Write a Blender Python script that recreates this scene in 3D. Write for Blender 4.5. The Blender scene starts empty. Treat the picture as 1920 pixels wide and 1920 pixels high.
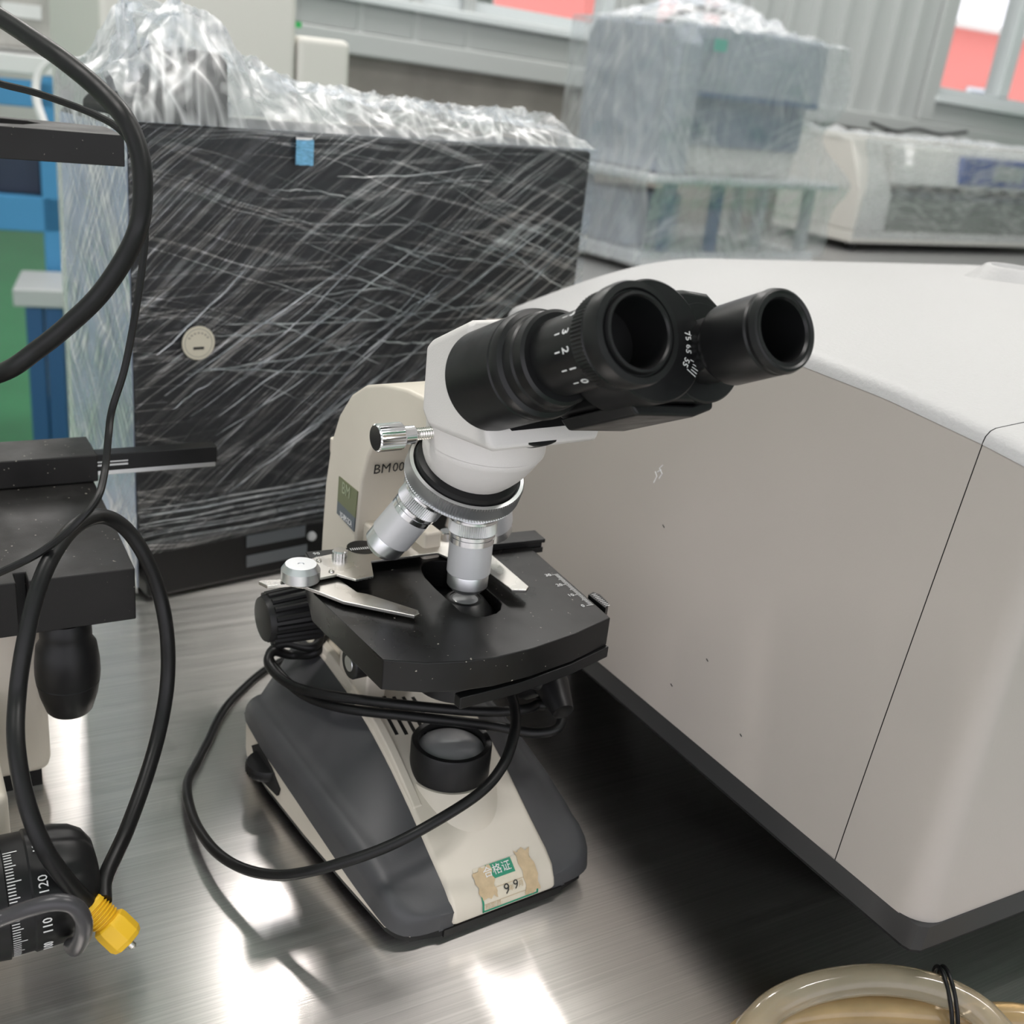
import bpy, math, random
from mathutils import Vector, Matrix, noise
from mathutils.geometry import tessellate_polygon

random.seed(7)
R = math.radians
scene = bpy.context.scene

# ---------------------------------------------------------------- camera
CAM_H = 0.45                       # camera height above the bench top (bench top is z = 0)
FPX = 2050.0                       # focal length in pixels of the 1920 frame
c_right = Vector((0.99388, 0.04071, 0.10265))
c_down = Vector((0.11043, -0.36640, -0.92388))
c_fwd = Vector((0.0, 0.92957, -0.36865))
cd = bpy.data.cameras.new('camera')
cam = bpy.data.objects.new('camera', cd)
scene.collection.objects.link(cam)
m = Matrix.Identity(4)
for i in range(3):
    m[i][0] = c_right[i]; m[i][1] = -c_down[i]; m[i][2] = -c_fwd[i]
m.translation = Vector((0, 0, CAM_H))
cam.matrix_world = m
cd.sensor_width = 36.0
cd.lens = FPX / 1920 * 36
cd.clip_start = 0.02
cd.clip_end = 200
cd.dof.use_dof = True
cd.dof.focus_distance = 0.56
cd.dof.aperture_fstop = 11.0
scene.camera = cam

# ---------------------------------------------------------------- world and exposure
w = bpy.data.worlds.new('world'); scene.world = w; w.use_nodes = True
bg = w.node_tree.nodes['Background']
bg.inputs[0].default_value = (0.955, 0.94, 1.0, 1)
bg.inputs[1].default_value = 1.4
scene.view_settings.view_transform = 'Standard'
scene.view_settings.look = 'None'
scene.view_settings.exposure = 0.38
scene.view_settings.gamma = 1.0
scene.view_settings.use_curve_mapping = False

# ---------------------------------------------------------------- where a sight line meets a plane
CAM = Vector((0, 0, CAM_H))
def sight(px, py):
    return c_right * (px - 960) + c_down * (py - 960) + c_fwd * FPX
def at(px, py, z):                 # point of height z
    r = sight(px, py); return CAM + r * ((z - CAM_H) / r.z)
def at_d(px, py, d):               # point at distance d in front of the camera
    r = sight(px, py); return CAM + r * (d / FPX)
class Frame:
    def __init__(s, o, ang):
        a = R(ang); s.o = Vector(o); s.ang = a
        s.X = Vector((math.cos(a), math.sin(a), 0)); s.Y = Vector((-math.sin(a), math.cos(a), 0)); s.Z = Vector((0, 0, 1))
    def to(s, p):
        d = p - s.o; return Vector((d.dot(s.X), d.dot(s.Y), d.z))
    def hit(s, px, py, **k):
        r = sight(px, py); ax, v = list(k.items())[0]
        n = {'x': s.X, 'y': s.Y, 'z': s.Z}[ax]
        t = (v - (CAM - s.o).dot(n)) / r.dot(n)
        return s.to(CAM + r * t)

# ---------------------------------------------------------------- scene helpers
C = scene.collection
def tag(o, label=None, cat=None, group=None, kind=None):
    if label: o['label'] = label
    if cat: o['category'] = cat
    if group: o['group'] = group
    if kind: o['kind'] = kind
    return o
def thing(name, label, cat, loc=(0, 0, 0), rotz=0.0, group=None):
    o = bpy.data.objects.new(name, None); C.objects.link(o)
    o.location = loc; o.rotation_euler = (0, 0, rotz); o.empty_display_size = 0.02
    return tag(o, label, cat, group)

class B:
    def __init__(s): s.v = []; s.f = []
    def add(s, vs, fs):
        k = len(s.v); s.v += [tuple(p) for p in vs]; s.f += [tuple(i + k for i in q) for q in fs]; return s
    def box(s, x0, x1, y0, y1, z0, z1, M=None):
        vs = [Vector((x, y, z)) for z in (z0, z1) for y in (y0, y1) for x in (x0, x1)]
        if M: vs = [M @ p for p in vs]
        return s.add(vs, [(0, 2, 3, 1), (4, 5, 7, 6), (0, 1, 5, 4), (2, 6, 7, 3), (0, 4, 6, 2), (1, 3, 7, 5)])
    def loft(s, rings, cap0=True, cap1=True, closed=True):
        n = len(rings[0]); vs = [p for r in rings for p in r]; fs = []
        for i in range(len(rings) - 1):
            for j in range(n if closed else n - 1):
                a = i * n + j; b = i * n + (j + 1) % n
                fs.append((a, b, b + n, a + n))
        if cap0: fs.append(tuple(range(n - 1, -1, -1)))
        if cap1: fs.append(tuple(range((len(rings) - 1) * n, len(rings) * n)))
        return s.add(vs, fs)
    def lathe(s, prof, o=(0, 0, 0), ax=(0, 0, 1), seg=48, cap0=True, cap1=True, knurl=None, arc=None):
        o = Vector(o); ax = Vector(ax).normalized()
        t = Vector((0, 1, 0)) if abs(ax.y) < 0.9 else Vector((1, 0, 0))
        e1 = (t - ax * t.dot(ax)).normalized(); e2 = ax.cross(e1)
        rings = []
        for i, (r, h) in enumerate(prof):
            ring = []
            for j in range(seg):
                a = 2 * math.pi * j / seg
                rr = r
                if knurl and i in knurl[1] and j % 2: rr = r * (1 - knurl[0])
                ring.append(o + ax * h + (e1 * math.cos(a) + e2 * math.sin(a)) * max(rr, 1e-5))
            rings.append(ring)
        return s.loft(rings, cap0, cap1)
    def tube(s, path, r, seg=14, cap=True, closed=False, flat=None):
        path = [Vector(p) for p in path]; n = len(path); rings = []
        t0 = (path[1] - path[0]).normalized()
        nrm = t0.orthogonal().normalized()
        for i, p in enumerate(path):
            if closed: t = (path[(i + 1) % n] - path[i - 1]).normalized()
            else: t = (path[min(i + 1, n - 1)] - path[max(i - 1, 0)]).normalized()
            nrm = (nrm - t * nrm.dot(t)).normalized(); bn = t.cross(nrm)
            rr = r(i / (n - 1)) if callable(r) else r
            rings.append([p + (nrm * math.cos(2 * math.pi * j / seg) + bn * math.sin(2 * math.pi * j / seg)) * rr for j in range(seg)])
        if closed: rings.append(rings[0]); cap = False
        return s.loft(rings, cap, cap)
    def prism(s, outer, h0, h1, holes=(), fn=None):
        fn = fn or (lambda a, b, h: Vector((a, b, h)))
        loops = [list(outer)] + [list(h) for h in holes]
        tri = tessellate_polygon([[Vector((a, b, 0)) for a, b in l] for l in loops])
        flat = [p for l in loops for p in l]; n = len(flat)
        vs = [fn(a, b, h0) for a, b in flat] + [fn(a, b, h1) for a, b in flat]
        area = sum(flat[i][0] * flat[(i + 1) % len(outer)][1] - flat[(i + 1) % len(outer)][0] * flat[i][1] for i in range(len(outer)))
        fs = []
        if holes:
            for t in tri:
                fs.append((t[2], t[1], t[0])); fs.append((t[0] + n, t[1] + n, t[2] + n))
        else:
            fs.append(tuple(range(n - 1, -1, -1))); fs.append(tuple(range(n, 2 * n)))
        k = 0
        for l in loops:
            for i in range(len(l)):
                a = k + i; b = k + (i + 1) % len(l)
                fs.append((a, b, b + n, a + n))
            k += len(l)
        return s.add(vs, fs)
    def grid(s, fn, nu, nv):
        vs = [fn(i / nu, j / nv) for j in range(nv + 1) for i in range(nu + 1)]
        fs = [(j * (nu + 1) + i, j * (nu + 1) + i + 1, (j + 1) * (nu + 1) + i + 1, (j + 1) * (nu + 1) + i) for j in range(nv) for i in range(nu)]
        return s.add(vs, fs)

def obj(name, b, mt, parent=None, bevel=0.0, smooth=35, seg=2, fix=True, solid=0.0):
    me = bpy.data.meshes.new(name); me.from_pydata([tuple(p) for p in b.v], [], b.f)
    if fix:
        import bmesh
        bm = bmesh.new(); bm.from_mesh(me)
        bmesh.ops.recalc_face_normals(bm, faces=bm.faces); bm.to_mesh(me); bm.free()
    me.update()
    if smooth:
        me.shade_smooth(); me.set_sharp_from_angle(angle=R(smooth))
    if mt: me.materials.append(mt)
    o = bpy.data.objects.new(name, me); C.objects.link(o)
    if parent: o.parent = parent
    if solid:
        md = o.modifiers.new('solid', 'SOLIDIFY'); md.thickness = solid
    if bevel:
        md = o.modifiers.new('bevel', 'BEVEL'); md.width = bevel; md.segments = seg; md.limit_method = 'ANGLE'; md.angle_limit = R(40)
        md.harden_normals = True
    return o
def copy_tree(o, parent=None):
    c = o.copy(); C.objects.link(c); c.parent = parent
    for ch in list(o.children): copy_tree(ch, c)
    return c

def spline(pts, n=10, closed=False):
    P = [Vector(p) for p in pts]; out = []; k = len(P)
    rng = k if closed else k - 1
    for i in range(rng):
        p1 = P[i]; p2 = P[(i + 1) % k]
        p0 = P[i - 1] if (closed or i > 0) else p1 * 2 - p2
        p3 = P[(i + 2) % k] if (closed or i < k - 2) else p2 * 2 - p1
        for j in range(n):
            t = j / n
            out.append(0.5 * ((2 * p1) + (p2 - p0) * t + (2 * p0 - 5 * p1 + 4 * p2 - p3) * t * t + (3 * p1 - p0 - 3 * p2 + p3) * t ** 3))
    if not closed: out.append(P[-1])
    return out
def lerp_table(tb, x):
    tb = sorted(tb)
    if x <= tb[0][0]: return tb[0][1]
    for (a, b), (c, d) in zip(tb, tb[1:]):
        if x <= c: return b + (d - b) * (x - a) / (c - a)
    return tb[-1][1]

_font_cache = {}
def text_mesh(s, size, depth=0.0001, bold=0.0):
    cu = bpy.data.curves.new('lettering', 'FONT'); cu.body = s; cu.size = size; cu.extrude = depth; cu.offset = bold
    cu.align_x = 'CENTER'; cu.align_y = 'CENTER'; cu.resolution_u = 2
    o = bpy.data.objects.new('lettering', cu); C.objects.link(o)
    dg = bpy.context.evaluated_depsgraph_get()
    me = o.evaluated_get(dg).to_mesh()
    v = [x.co.copy() for x in me.vertices]; f = [tuple(p.vertices) for p in me.polygons]
    o.evaluated_get(dg).to_mesh_clear()
    bpy.data.objects.remove(o); bpy.data.curves.remove(cu)
    return v, f
def text(name, s, size, mt, parent, o, ex, ey, sx=1.0, bold=0.0):
    v, f = text_mesh(s, size, 0.0001, bold)
    o = Vector(o); ex = Vector(ex).normalized(); ey = Vector(ey).normalized(); en = ex.cross(ey)
    b = B(); b.add([o + ex * p.x * sx + ey * p.y + en * p.z for p in v], f)
    return obj(name, b, mt, parent, smooth=0, fix=False)

# ---------------------------------------------------------------- materials
def nd(nt, t, **k):
    n = nt.nodes.new(t)
    for a, b in k.items(): setattr(n, a, b)
    return n
def mat(name, col, rough=0.5, metal=0.0, bump=0.0, bscale=400.0, var=0.0, vscale=20.0, rvar=0.0, spec=0.5, coat=0.0, trans=0.0, ior=1.45, emit=None, estr=0.0, aniso=0.0, stretch=None, sss=0.0, dust=0.0):
    m = bpy.data.materials.new(name); m.use_nodes = True; nt = m.node_tree; p = nt.nodes['Principled BSDF']
    p.inputs['Base Color'].default_value = (*col, 1); p.inputs['Roughness'].default_value = rough
    p.inputs['Metallic'].default_value = metal; p.inputs['Specular IOR Level'].default_value = spec
    p.inputs['Coat Weight'].default_value = coat; p.inputs['Transmission Weight'].default_value = trans; p.inputs['IOR'].default_value = ior
    if sss:
        p.inputs['Subsurface Weight'].default_value = sss; p.inputs['Subsurface Scale'].default_value = 0.01
    if emit:
        p.inputs['Emission Color'].default_value = (*emit, 1); p.inputs['Emission Strength'].default_value = estr
    tc = nd(nt, 'ShaderNodeTexCoord')
    src = tc.outputs['Object']
    if stretch:
        mp = nd(nt, 'ShaderNodeMapping'); mp.inputs['Scale'].default_value = stretch
        nt.links.new(src, mp.inputs[0]); src = mp.outputs[0]
    if bump:
        n = nd(nt, 'ShaderNodeTexNoise'); n.inputs['Scale'].default_value = bscale; n.inputs['Detail'].default_value = 3
        nt.links.new(src, n.inputs['Vector'])
        bp = nd(nt, 'ShaderNodeBump'); bp.inputs['Strength'].default_value = bump; bp.inputs['Distance'].default_value = 0.0004
        nt.links.new(n.outputs[0], bp.inputs['Height']); nt.links.new(bp.outputs[0], p.inputs['Normal'])
    if var or rvar:
        n = nd(nt, 'ShaderNodeTexNoise'); n.inputs['Scale'].default_value = vscale; n.inputs['Detail'].default_value = 5
        nt.links.new(src, n.inputs['Vector'])
        if var:
            mr = nd(nt, 'ShaderNodeMapRange'); mr.inputs[1].default_value = 0.3; mr.inputs[2].default_value = 0.7
            mr.inputs[3].default_value = 1 - var; mr.inputs[4].default_value = 1 + var
            nt.links.new(n.outputs[0], mr.inputs[0])
            mx = nd(nt, 'ShaderNodeVectorMath', operation='SCALE'); mx.inputs[0].default_value = col
            nt.links.new(mr.outputs[0], mx.inputs['Scale']); nt.links.new(mx.outputs[0], p.inputs['Base Color'])
        if rvar:
            mr = nd(nt, 'ShaderNodeMapRange'); mr.inputs[1].default_value = 0.35; mr.inputs[2].default_value = 0.65
            mr.inputs[3].default_value = rough - rvar; mr.inputs[4].default_value = rough + rvar
            nt.links.new(n.outputs[0], mr.inputs[0]); nt.links.new(mr.outputs[0], p.inputs['Roughness'])
    if dust:
        n = nd(nt, 'ShaderNodeTexNoise'); n.inputs['Scale'].default_value = 420; n.inputs['Detail'].default_value = 1
        nt.links.new(tc.outputs['Object'], n.inputs['Vector'])
        mr = nd(nt, 'ShaderNodeMapRange'); mr.inputs[1].default_value = dust; mr.inputs[2].default_value = dust + 0.03
        nt.links.new(n.outputs[0], mr.inputs[0])
        mc = nd(nt, 'ShaderNodeMix', data_type='RGBA'); mc.inputs[7].default_value = (0.30, 0.28, 0.24, 1)
        old = p.inputs['Base Color'].links
        if old: nt.links.new(old[0].from_socket, mc.inputs[6])
        else: mc.inputs[6].default_value = (*col, 1)
        nt.links.new(mr.outputs[0], mc.inputs[0]); nt.links.new(mc.outputs[2], p.inputs['Base Color'])
    return m

def film_mat(name, base=0.10, streaks=((0, 3, 90, 0.5),), tint=(0.92, 0.95, 0.98), plane='xz', patch=4.0, width=0.035, diff=0.45, bumpstr=0.6, bscale=30.0, warp_amt=0.02, detail=1.5, grough=0.28):
    """thin stretch film: clear, with glossy whitish creases running along given directions"""
    m = bpy.data.materials.new(name); m.use_nodes = True; nt = m.node_tree; nt.nodes.clear(); L = nt.links.new
    out = nd(nt, 'ShaderNodeOutputMaterial'); tc = nd(nt, 'ShaderNodeTexCoord')
    warp = nd(nt, 'ShaderNodeTexNoise'); warp.inputs['Scale'].default_value = 6; warp.inputs['Detail'].default_value = 2
    L(tc.outputs['Object'], warp.inputs['Vector'])
    wv = nd(nt, 'ShaderNodeVectorMath', operation='MULTIPLY_ADD'); wv.inputs[1].default_value = (warp_amt, warp_amt, warp_amt)
    L(warp.outputs['Color'], wv.inputs[0]); L(tc.outputs['Object'], wv.inputs[2])
    total = None; heights = None
    for k, (ang, sl, sw, amt) in enumerate(streaks):
        mp = nd(nt, 'ShaderNodeMapping', vector_type='TEXTURE'); 
        rot = {'xz': (0, -R(ang), 0), 'yz': (R(ang), 0, 0), 'xy': (0, 0, R(ang))}[plane]
        mp.inputs['Rotation'].default_value = rot; L(wv.outputs[0], mp.inputs[0])
        sc = {'xz': (sl, 1, sw), 'yz': (1, sl, sw), 'xy': (sl, sw, 1)}[plane]
        m2 = nd(nt, 'ShaderNodeVectorMath', operation='MULTIPLY'); m2.inputs[1].default_value = sc; L(mp.outputs[0], m2.inputs[0])
        off = nd(nt, 'ShaderNodeVectorMath', operation='ADD'); off.inputs[1].default_value = (k * 7.3, k * 3.1, k * 5.7); L(m2.outputs[0], off.inputs[0])
        n = nd(nt, 'ShaderNodeTexNoise'); n.inputs['Scale'].default_value = 1; n.inputs['Detail'].default_value = detail; n.inputs['Roughness'].default_value = 0.5
        L(off.outputs[0], n.inputs['Vector'])
        sub = nd(nt, 'ShaderNodeMath', operation='SUBTRACT'); sub.inputs[1].default_value = 0.5; L(n.outputs[0], sub.inputs[0])
        ab = nd(nt, 'ShaderNodeMath', operation='ABSOLUTE'); L(sub.outputs[0], ab.inputs[0])
        mr = nd(nt, 'ShaderNodeMapRange'); mr.inputs[1].default_value = 0.0; mr.inputs[2].default_value = width
        mr.inputs[3].default_value = 1; mr.inputs[4].default_value = 0; L(ab.outputs[0], mr.inputs[0])
        pn = nd(nt, 'ShaderNodeTexNoise'); pn.inputs['Scale'].default_value = patch; pn.inputs['Detail'].default_value = 2
        o2 = nd(nt, 'ShaderNodeVectorMath', operation='ADD'); o2.inputs[1].default_value = (k * 2.7 + 1, k * 4.1, k * 1.7); L(tc.outputs['Object'], o2.inputs[0]); L(o2.outputs[0], pn.inputs['Vector'])
        pr = nd(nt, 'ShaderNodeMapRange'); pr.inputs[1].default_value = 0.42; pr.inputs[2].default_value = 0.62; pr.inputs[3].default_value = 0.05; pr.inputs[4].default_value = amt
        L(pn.outputs[0], pr.inputs[0])
        mu = nd(nt, 'ShaderNodeMath', operation='MULTIPLY'); L(mr.outputs[0], mu.inputs[0]); L(pr.outputs[0], mu.inputs[1])
        if total is None: total = mu.outputs[0]; heights = n.outputs[0]
        else:
            ad = nd(nt, 'ShaderNodeMath', operation='ADD'); L(total, ad.inputs[0]); L(mu.outputs[0], ad.inputs[1]); total = ad.outputs[0]
            ah = nd(nt, 'ShaderNodeMath', operation='ADD'); L(heights, ah.inputs[0]); L(n.outputs[0], ah.inputs[1]); heights = ah.outputs[0]
    fac = nd(nt, 'ShaderNodeMath', operation='ADD', use_clamp=True); fac.inputs[1].default_value = base; L(total, fac.inputs[0])
    bp = nd(nt, 'ShaderNodeBump'); bp.inputs['Strength'].default_value = bumpstr; bp.inputs['Distance'].default_value = 0.004; L(heights, bp.inputs['Height'])
    tr = nd(nt, 'ShaderNodeBsdfTransparent'); tr.inputs[0].default_value = (*tint, 1)
    gl = nd(nt, 'ShaderNodeBsdfGlossy'); gl.inputs['Roughness'].default_value = grough; gl.inputs[0].default_value = (0.9, 0.9, 0.9, 1); L(bp.outputs[0], gl.inputs['Normal'])
    df = nd(nt, 'ShaderNodeBsdfDiffuse'); df.inputs[0].default_value = (0.78, 0.79, 0.8, 1)
    tl = nd(nt, 'ShaderNodeBsdfTranslucent'); tl.inputs[0].default_value = (0.8, 0.8, 0.82, 1)
    md0 = nd(nt, 'ShaderNodeMixShader'); md0.inputs[0].default_value = 0.35; L(df.outputs[0], md0.inputs[1]); L(tl.outputs[0], md0.inputs[2])
    md = nd(nt, 'ShaderNodeMixShader'); md.inputs[0].default_value = diff; L(gl.outputs[0], md.inputs[1]); L(md0.outputs[0], md.inputs[2])
    mx = nd(nt, 'ShaderNodeMixShader'); L(fac.outputs[0], mx.inputs[0]); L(tr.outputs[0], mx.inputs[1]); L(md.outputs[0], mx.inputs[2])
    L(mx.outputs[0], out.inputs[0])
    return m

M = {}
M['cream'] = mat('cream_enamel', (0.63, 0.58, 0.495), 0.42, bump=0.06, bscale=900, var=0.05, vscale=14)
M['head_white'] = mat('textured_white_enamel', (0.66, 0.635, 0.615), 0.48, bump=0.35, bscale=1500)
M['grey_panel'] = mat('charcoal_painted_panel', (0.056, 0.0565, 0.0605), 0.46, bump=0.08, bscale=1200, var=0.12, vscale=30)
M['black'] = mat('black_plastic', (0.007, 0.007, 0.0075), 0.42, spec=0.38)
M['black_satin'] = mat('satin_black_anodised', (0.008, 0.008, 0.0085), 0.36, rvar=0.06, vscale=60, spec=0.38)
M['black_matte'] = mat('matte_black', (0.006, 0.006, 0.006), 0.8)
M['rubber'] = mat('black_cable_rubber', (0.007, 0.007, 0.0072), 0.42, rvar=0.06, vscale=80, spec=0.35)
M['stage'] = mat('dusty_black_stage_paint', (0.0075, 0.0072, 0.0072), 0.35, rvar=0.10, vscale=26, var=0.35, spec=0.38, dust=0.765)
M['chrome'] = mat('bright_chrome', (0.72, 0.72, 0.73), 0.16, 1.0)
M['nickel'] = mat('brushed_nickel_plate', (0.62, 0.60, 0.565), 0.30, 1.0, rvar=0.07, vscale=40)
M['alu'] = mat('satin_aluminium', (0.70, 0.71, 0.72), 0.32, 1.0)
M['barrel'] = mat('pearl_grey_barrel', (0.56, 0.56, 0.57), 0.42, 0.35)
M['white_ink'] = mat('white_ink', (0.78, 0.78, 0.78), 0.6)
M['dark_ink'] = mat('dark_ink', (0.02, 0.02, 0.02), 0.6)
M['paper'] = mat('aged_label_paper', (0.68, 0.62, 0.50), 0.6, var=0.06, vscale=120)
M['green_ink'] = mat('green_ink', (0.02, 0.26, 0.15), 0.5)
M['tape_tan'] = mat('yellowed_tape', (0.55, 0.42, 0.26), 0.5, var=0.12, vscale=200)
M['glass'] = mat('ground_lens_glass', (0.55, 0.55, 0.56), 0.10, coat=0.5)
M['lens_dim'] = mat('dusty_lens_glass', (0.30, 0.30, 0.305), 0.35, coat=0.7)
M['beige'] = mat('beige_machine_plastic', (0.43, 0.392, 0.360), 0.52, bump=0.10, bscale=700, var=0.03, vscale=5)
M['beige_top'] = mat('grained_white_lid_plastic', (0.47, 0.462, 0.462), 0.5, bump=1.0, bscale=420)
M['tray_grey'] = mat('dark_grey_base_tray', (0.034, 0.034, 0.036), 0.5)
M['yellow'] = mat('yellow_plug_plastic', (0.78, 0.47, 0.02), 0.42, bump=0.1, bscale=500)
M['grey_cable'] = mat('dark_grey_cable_jacket', (0.045, 0.043, 0.047), 0.33)
M['box_dark'] = mat('dark_grey_cabinet_paint', (0.020, 0.020, 0.021), 0.5, spec=0.35)
M['box_side'] = mat('silver_cabinet_side', (0.36, 0.41, 0.50), 0.4, var=0.25, vscale=9)
M['blue_paint'] = mat('blue_rack_paint', (0.06, 0.27, 0.52), 0.45)
M['deep_blue'] = mat('deep_blue_enamel', (0.03, 0.10, 0.24), 0.45)
M['pale_steel'] = mat('pale_grey_steel', (0.50, 0.51, 0.52), 0.45)
M['white_plastic'] = mat('white_plastic', (0.74, 0.74, 0.74), 0.4)
M['off_white'] = mat('ivory_cabinet_paint', (0.66, 0.645, 0.60), 0.5)
M['hose'] = mat('amber_rubber_hose', (0.62, 0.44, 0.22), 0.16, trans=0.45, ior=1.35, var=0.10, vscale=60, coat=0.5)
M['hose_clear'] = mat('clear_grey_hose', (0.60, 0.52, 0.38), 0.14, trans=0.62, ior=1.3, var=0.08, vscale=50, coat=0.5)

# ================================================================ the setting
FLOOR_Z = -0.78
def lab_floor_mat():
    return mat('green_epoxy_floor', (0.03, 0.22, 0.09), 0.35, var=0.1, vscale=3)
b = B().box(-6, 7, -3.5, 9, FLOOR_Z - 0.05, FLOOR_Z)
tag(obj('floor', b, lab_floor_mat(), smooth=0), kind='structure')

WF = Frame((0, 4.0, 0), 32)
WROT = (0, R(1.66), R(32))
def wall_obj(name, b, mt, parent=None, **k):
    o = obj(name, b, mt, parent, **k)
    if parent is None:
        o.location = WF.o; o.rotation_euler = WROT
    return o
M['wall_panel'] = mat('grey_green_wall_sheet', (0.44, 0.46, 0.455), 0.4)
M['wall_concrete'] = mat('stained_grey_render', (0.30, 0.28, 0.255), 0.85, var=0.22, vscale=5, bump=0.3, bscale=60)
M['window_frame'] = mat('white_window_frame', (0.62, 0.66, 0.67), 0.4)
WZ0, WTOP = 0.448, 2.75
WX0 = -1.25
WIN = [(-0.95, 0.175), (0.33, 0.73), (1.83, 2.95)]
# rendered plinth wall below the metal sheets
wall_obj('wall_back', B().box(WX0, 7, 0.02, 0.22, FLOOR_Z - 0.4, WZ0 - 0.005), M['wall_concrete'], smooth=0).__setitem__('kind', 'structure')
# sheet metal wall above with openings for the windows
GZ0, GZ1 = 0.614, 1.75
up = B()
xs = [WX0] + [v for a in WIN for v in a] + [7]
for i in range(0, len(xs), 2):
    up.box(xs[i], xs[i + 1], 0.0, 0.12, WZ0, WTOP)
for a, c in WIN:
    up.box(a, c, 0.0, 0.12, WZ0, GZ0); up.box(a, c, 0.0, 0.12, GZ1, WTOP)
wall_up = wall_obj('wall_back_upper', up, M['wall_panel'], smooth=0); tag(wall_up, kind='structure')
tr = wall_obj('trim_1', B().box(WX0, 7, -0.035, 0.0, WZ0 - 0.012, WZ0 + 0.055), M['wall_panel'], bevel=0.008); tag(tr, kind='structure')
# standing ribs of the sheets: one mesh shared by all
rib_spots = [-1.15, -0.755, -0.57, -0.385, 0.80, 0.94, 1.08, 1.22, 1.36, 1.50, 1.62]
rib0 = None
for x in rib_spots:
    z1 = WTOP
    if rib0 is None:
        rb = B().prism([(-0.022, 0), (0.022, 0), (0.012, -0.022), (-0.012, -0.022)], WZ0 + 0.05, WTOP)
        rib0 = obj('sheet_rib', rb, M['wall_panel'], wall_up, smooth=0); rib0.location = (x, 0, 0)
    else:
        r2 = rib0.copy(); C.objects.link(r2); r2.parent = wall_up; r2.location = (x, 0, 0)
# flashing boxes round the windows and the windows themselves
M['pane'] = None
pm = bpy.data.materials.new('window_pane_glass'); pm.use_nodes = True
nt = pm.node_tree; nt.nodes.clear()
o_ = nd(nt, 'ShaderNodeOutputMaterial'); t_ = nd(nt, 'ShaderNodeBsdfTransparent'); g_ = nd(nt, 'ShaderNodeBsdfGlossy'); g_.inputs['Roughness'].default_value = 0.02
x_ = nd(nt, 'ShaderNodeMixShader'); x_.inputs[0].default_value = 0.05
nt.links.new(t_.outputs[0], x_.inputs[1]); nt.links.new(g_.outputs[0], x_.inputs[2]); nt.links.new(x_.outputs[0], o_.inputs[0])
for k, (a, c) in enumerate(WIN):
    fr = B(); wd = 0.034
    fr.box(a, c, 0.02, 0.09, GZ0, GZ0 + wd); fr.box(a, c, 0.02, 0.09, GZ1 - wd, GZ1)
    fr.box(a, a + wd, 0.02, 0.09, GZ0 + wd, GZ1 - wd); fr.box(c - wd, c, 0.02, 0.09, GZ0 + wd, GZ1 - wd)
    win = wall_obj('window_%d' % (k + 1), fr, M['window_frame'], smooth=0); tag(win, kind='structure')
    mull = [a + (c - a) * 0.5] if k != 2 else [a + 0.46]
    edges = [a + wd] + mull + [c - wd]
    for x in mull:
        obj('mullion', B().box(x - 0.035, x + 0.035, 0.015, 0.095, GZ0 + wd, GZ1 - wd), M['window_frame'], win, bevel=0.006)
    for p0, p1 in zip(edges, edges[1:]):
        obj('pane', B().box(p0, p1, 0.05, 0.056, GZ0 + wd, GZ1 - wd), pm, win, smooth=0)
    obj('window_sill', B().box(a - 0.02, c + 0.02, -0.045, 0.02, GZ0 - 0.03, GZ0 - 0.005), M['window_frame'], win, bevel=0.004)
    fl = B(); fl.box(a - 0.09, a - 0.005, -0.03, 0.0, WZ0 + 0.056, GZ1 + 0.05); fl.box(c + 0.005, c + 0.09, -0.03, 0.0, WZ0 + 0.056, GZ1 + 0.05)
    obj('flashing', fl, M['wall_panel'], win, bevel=0.006)
    obj('apron_panel', B().box(a - 0.004, c + 0.004, -0.018, 0.0, WZ0 + 0.056, GZ0 - 0.031), M['wall_panel'], win, bevel=0.004)

wr_ = obj('wall_return', B().box(-0.06, 0.06, 0.05, 5.0, FLOOR_Z, 2.62), M['wall_panel'], smooth=0); tag(wr_, kind='structure')
wr_.location = WF.o + WF.X * WX0; wr_.rotation_euler = (0, 0, R(11))
tag(obj('wall_far', B().box(-4.4, -0.5, 8.0, 8.1, FLOOR_Z, 2.62), mat('pale_far_wall', (0.8, 0.79, 0.78), 0.8), smooth=0), kind='structure')
# ceiling with long lamps, side walls of the hall
tag(obj('ceiling', B().box(-6, 7, -3.5, 9, 2.62, 2.70), mat('white_ceiling', (0.85, 0.845, 0.84), 0.8), smooth=0), kind='structure')
tag(obj('wall_left', B().box(-4.4, -4.3, -3.5, 9, FLOOR_Z, 2.62), mat('pale_side_wall', (0.8, 0.79, 0.78), 0.8), smooth=0), kind='structure')
tag(obj('wall_right', B().box(5.6, 5.7, -3.5, 9, FLOOR_Z, 2.62), mat('pale_side_wall_right', (0.62, 0.63, 0.62), 0.8), smooth=0), kind='structure')
lamp_names = ['nearest the bench, left side', 'nearest the bench, right side', 'near the windows, leftmost of three', 'near the windows, middle of three', 'far back in the hall, right of two', 'near the windows, rightmost', 'far back in the hall, left of two']
lm_diff = mat('lamp_diffuser', (0.9, 0.9, 0.9), 0.4, emit=(1.0, 0.97, 0.93), estr=6.0)
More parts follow.
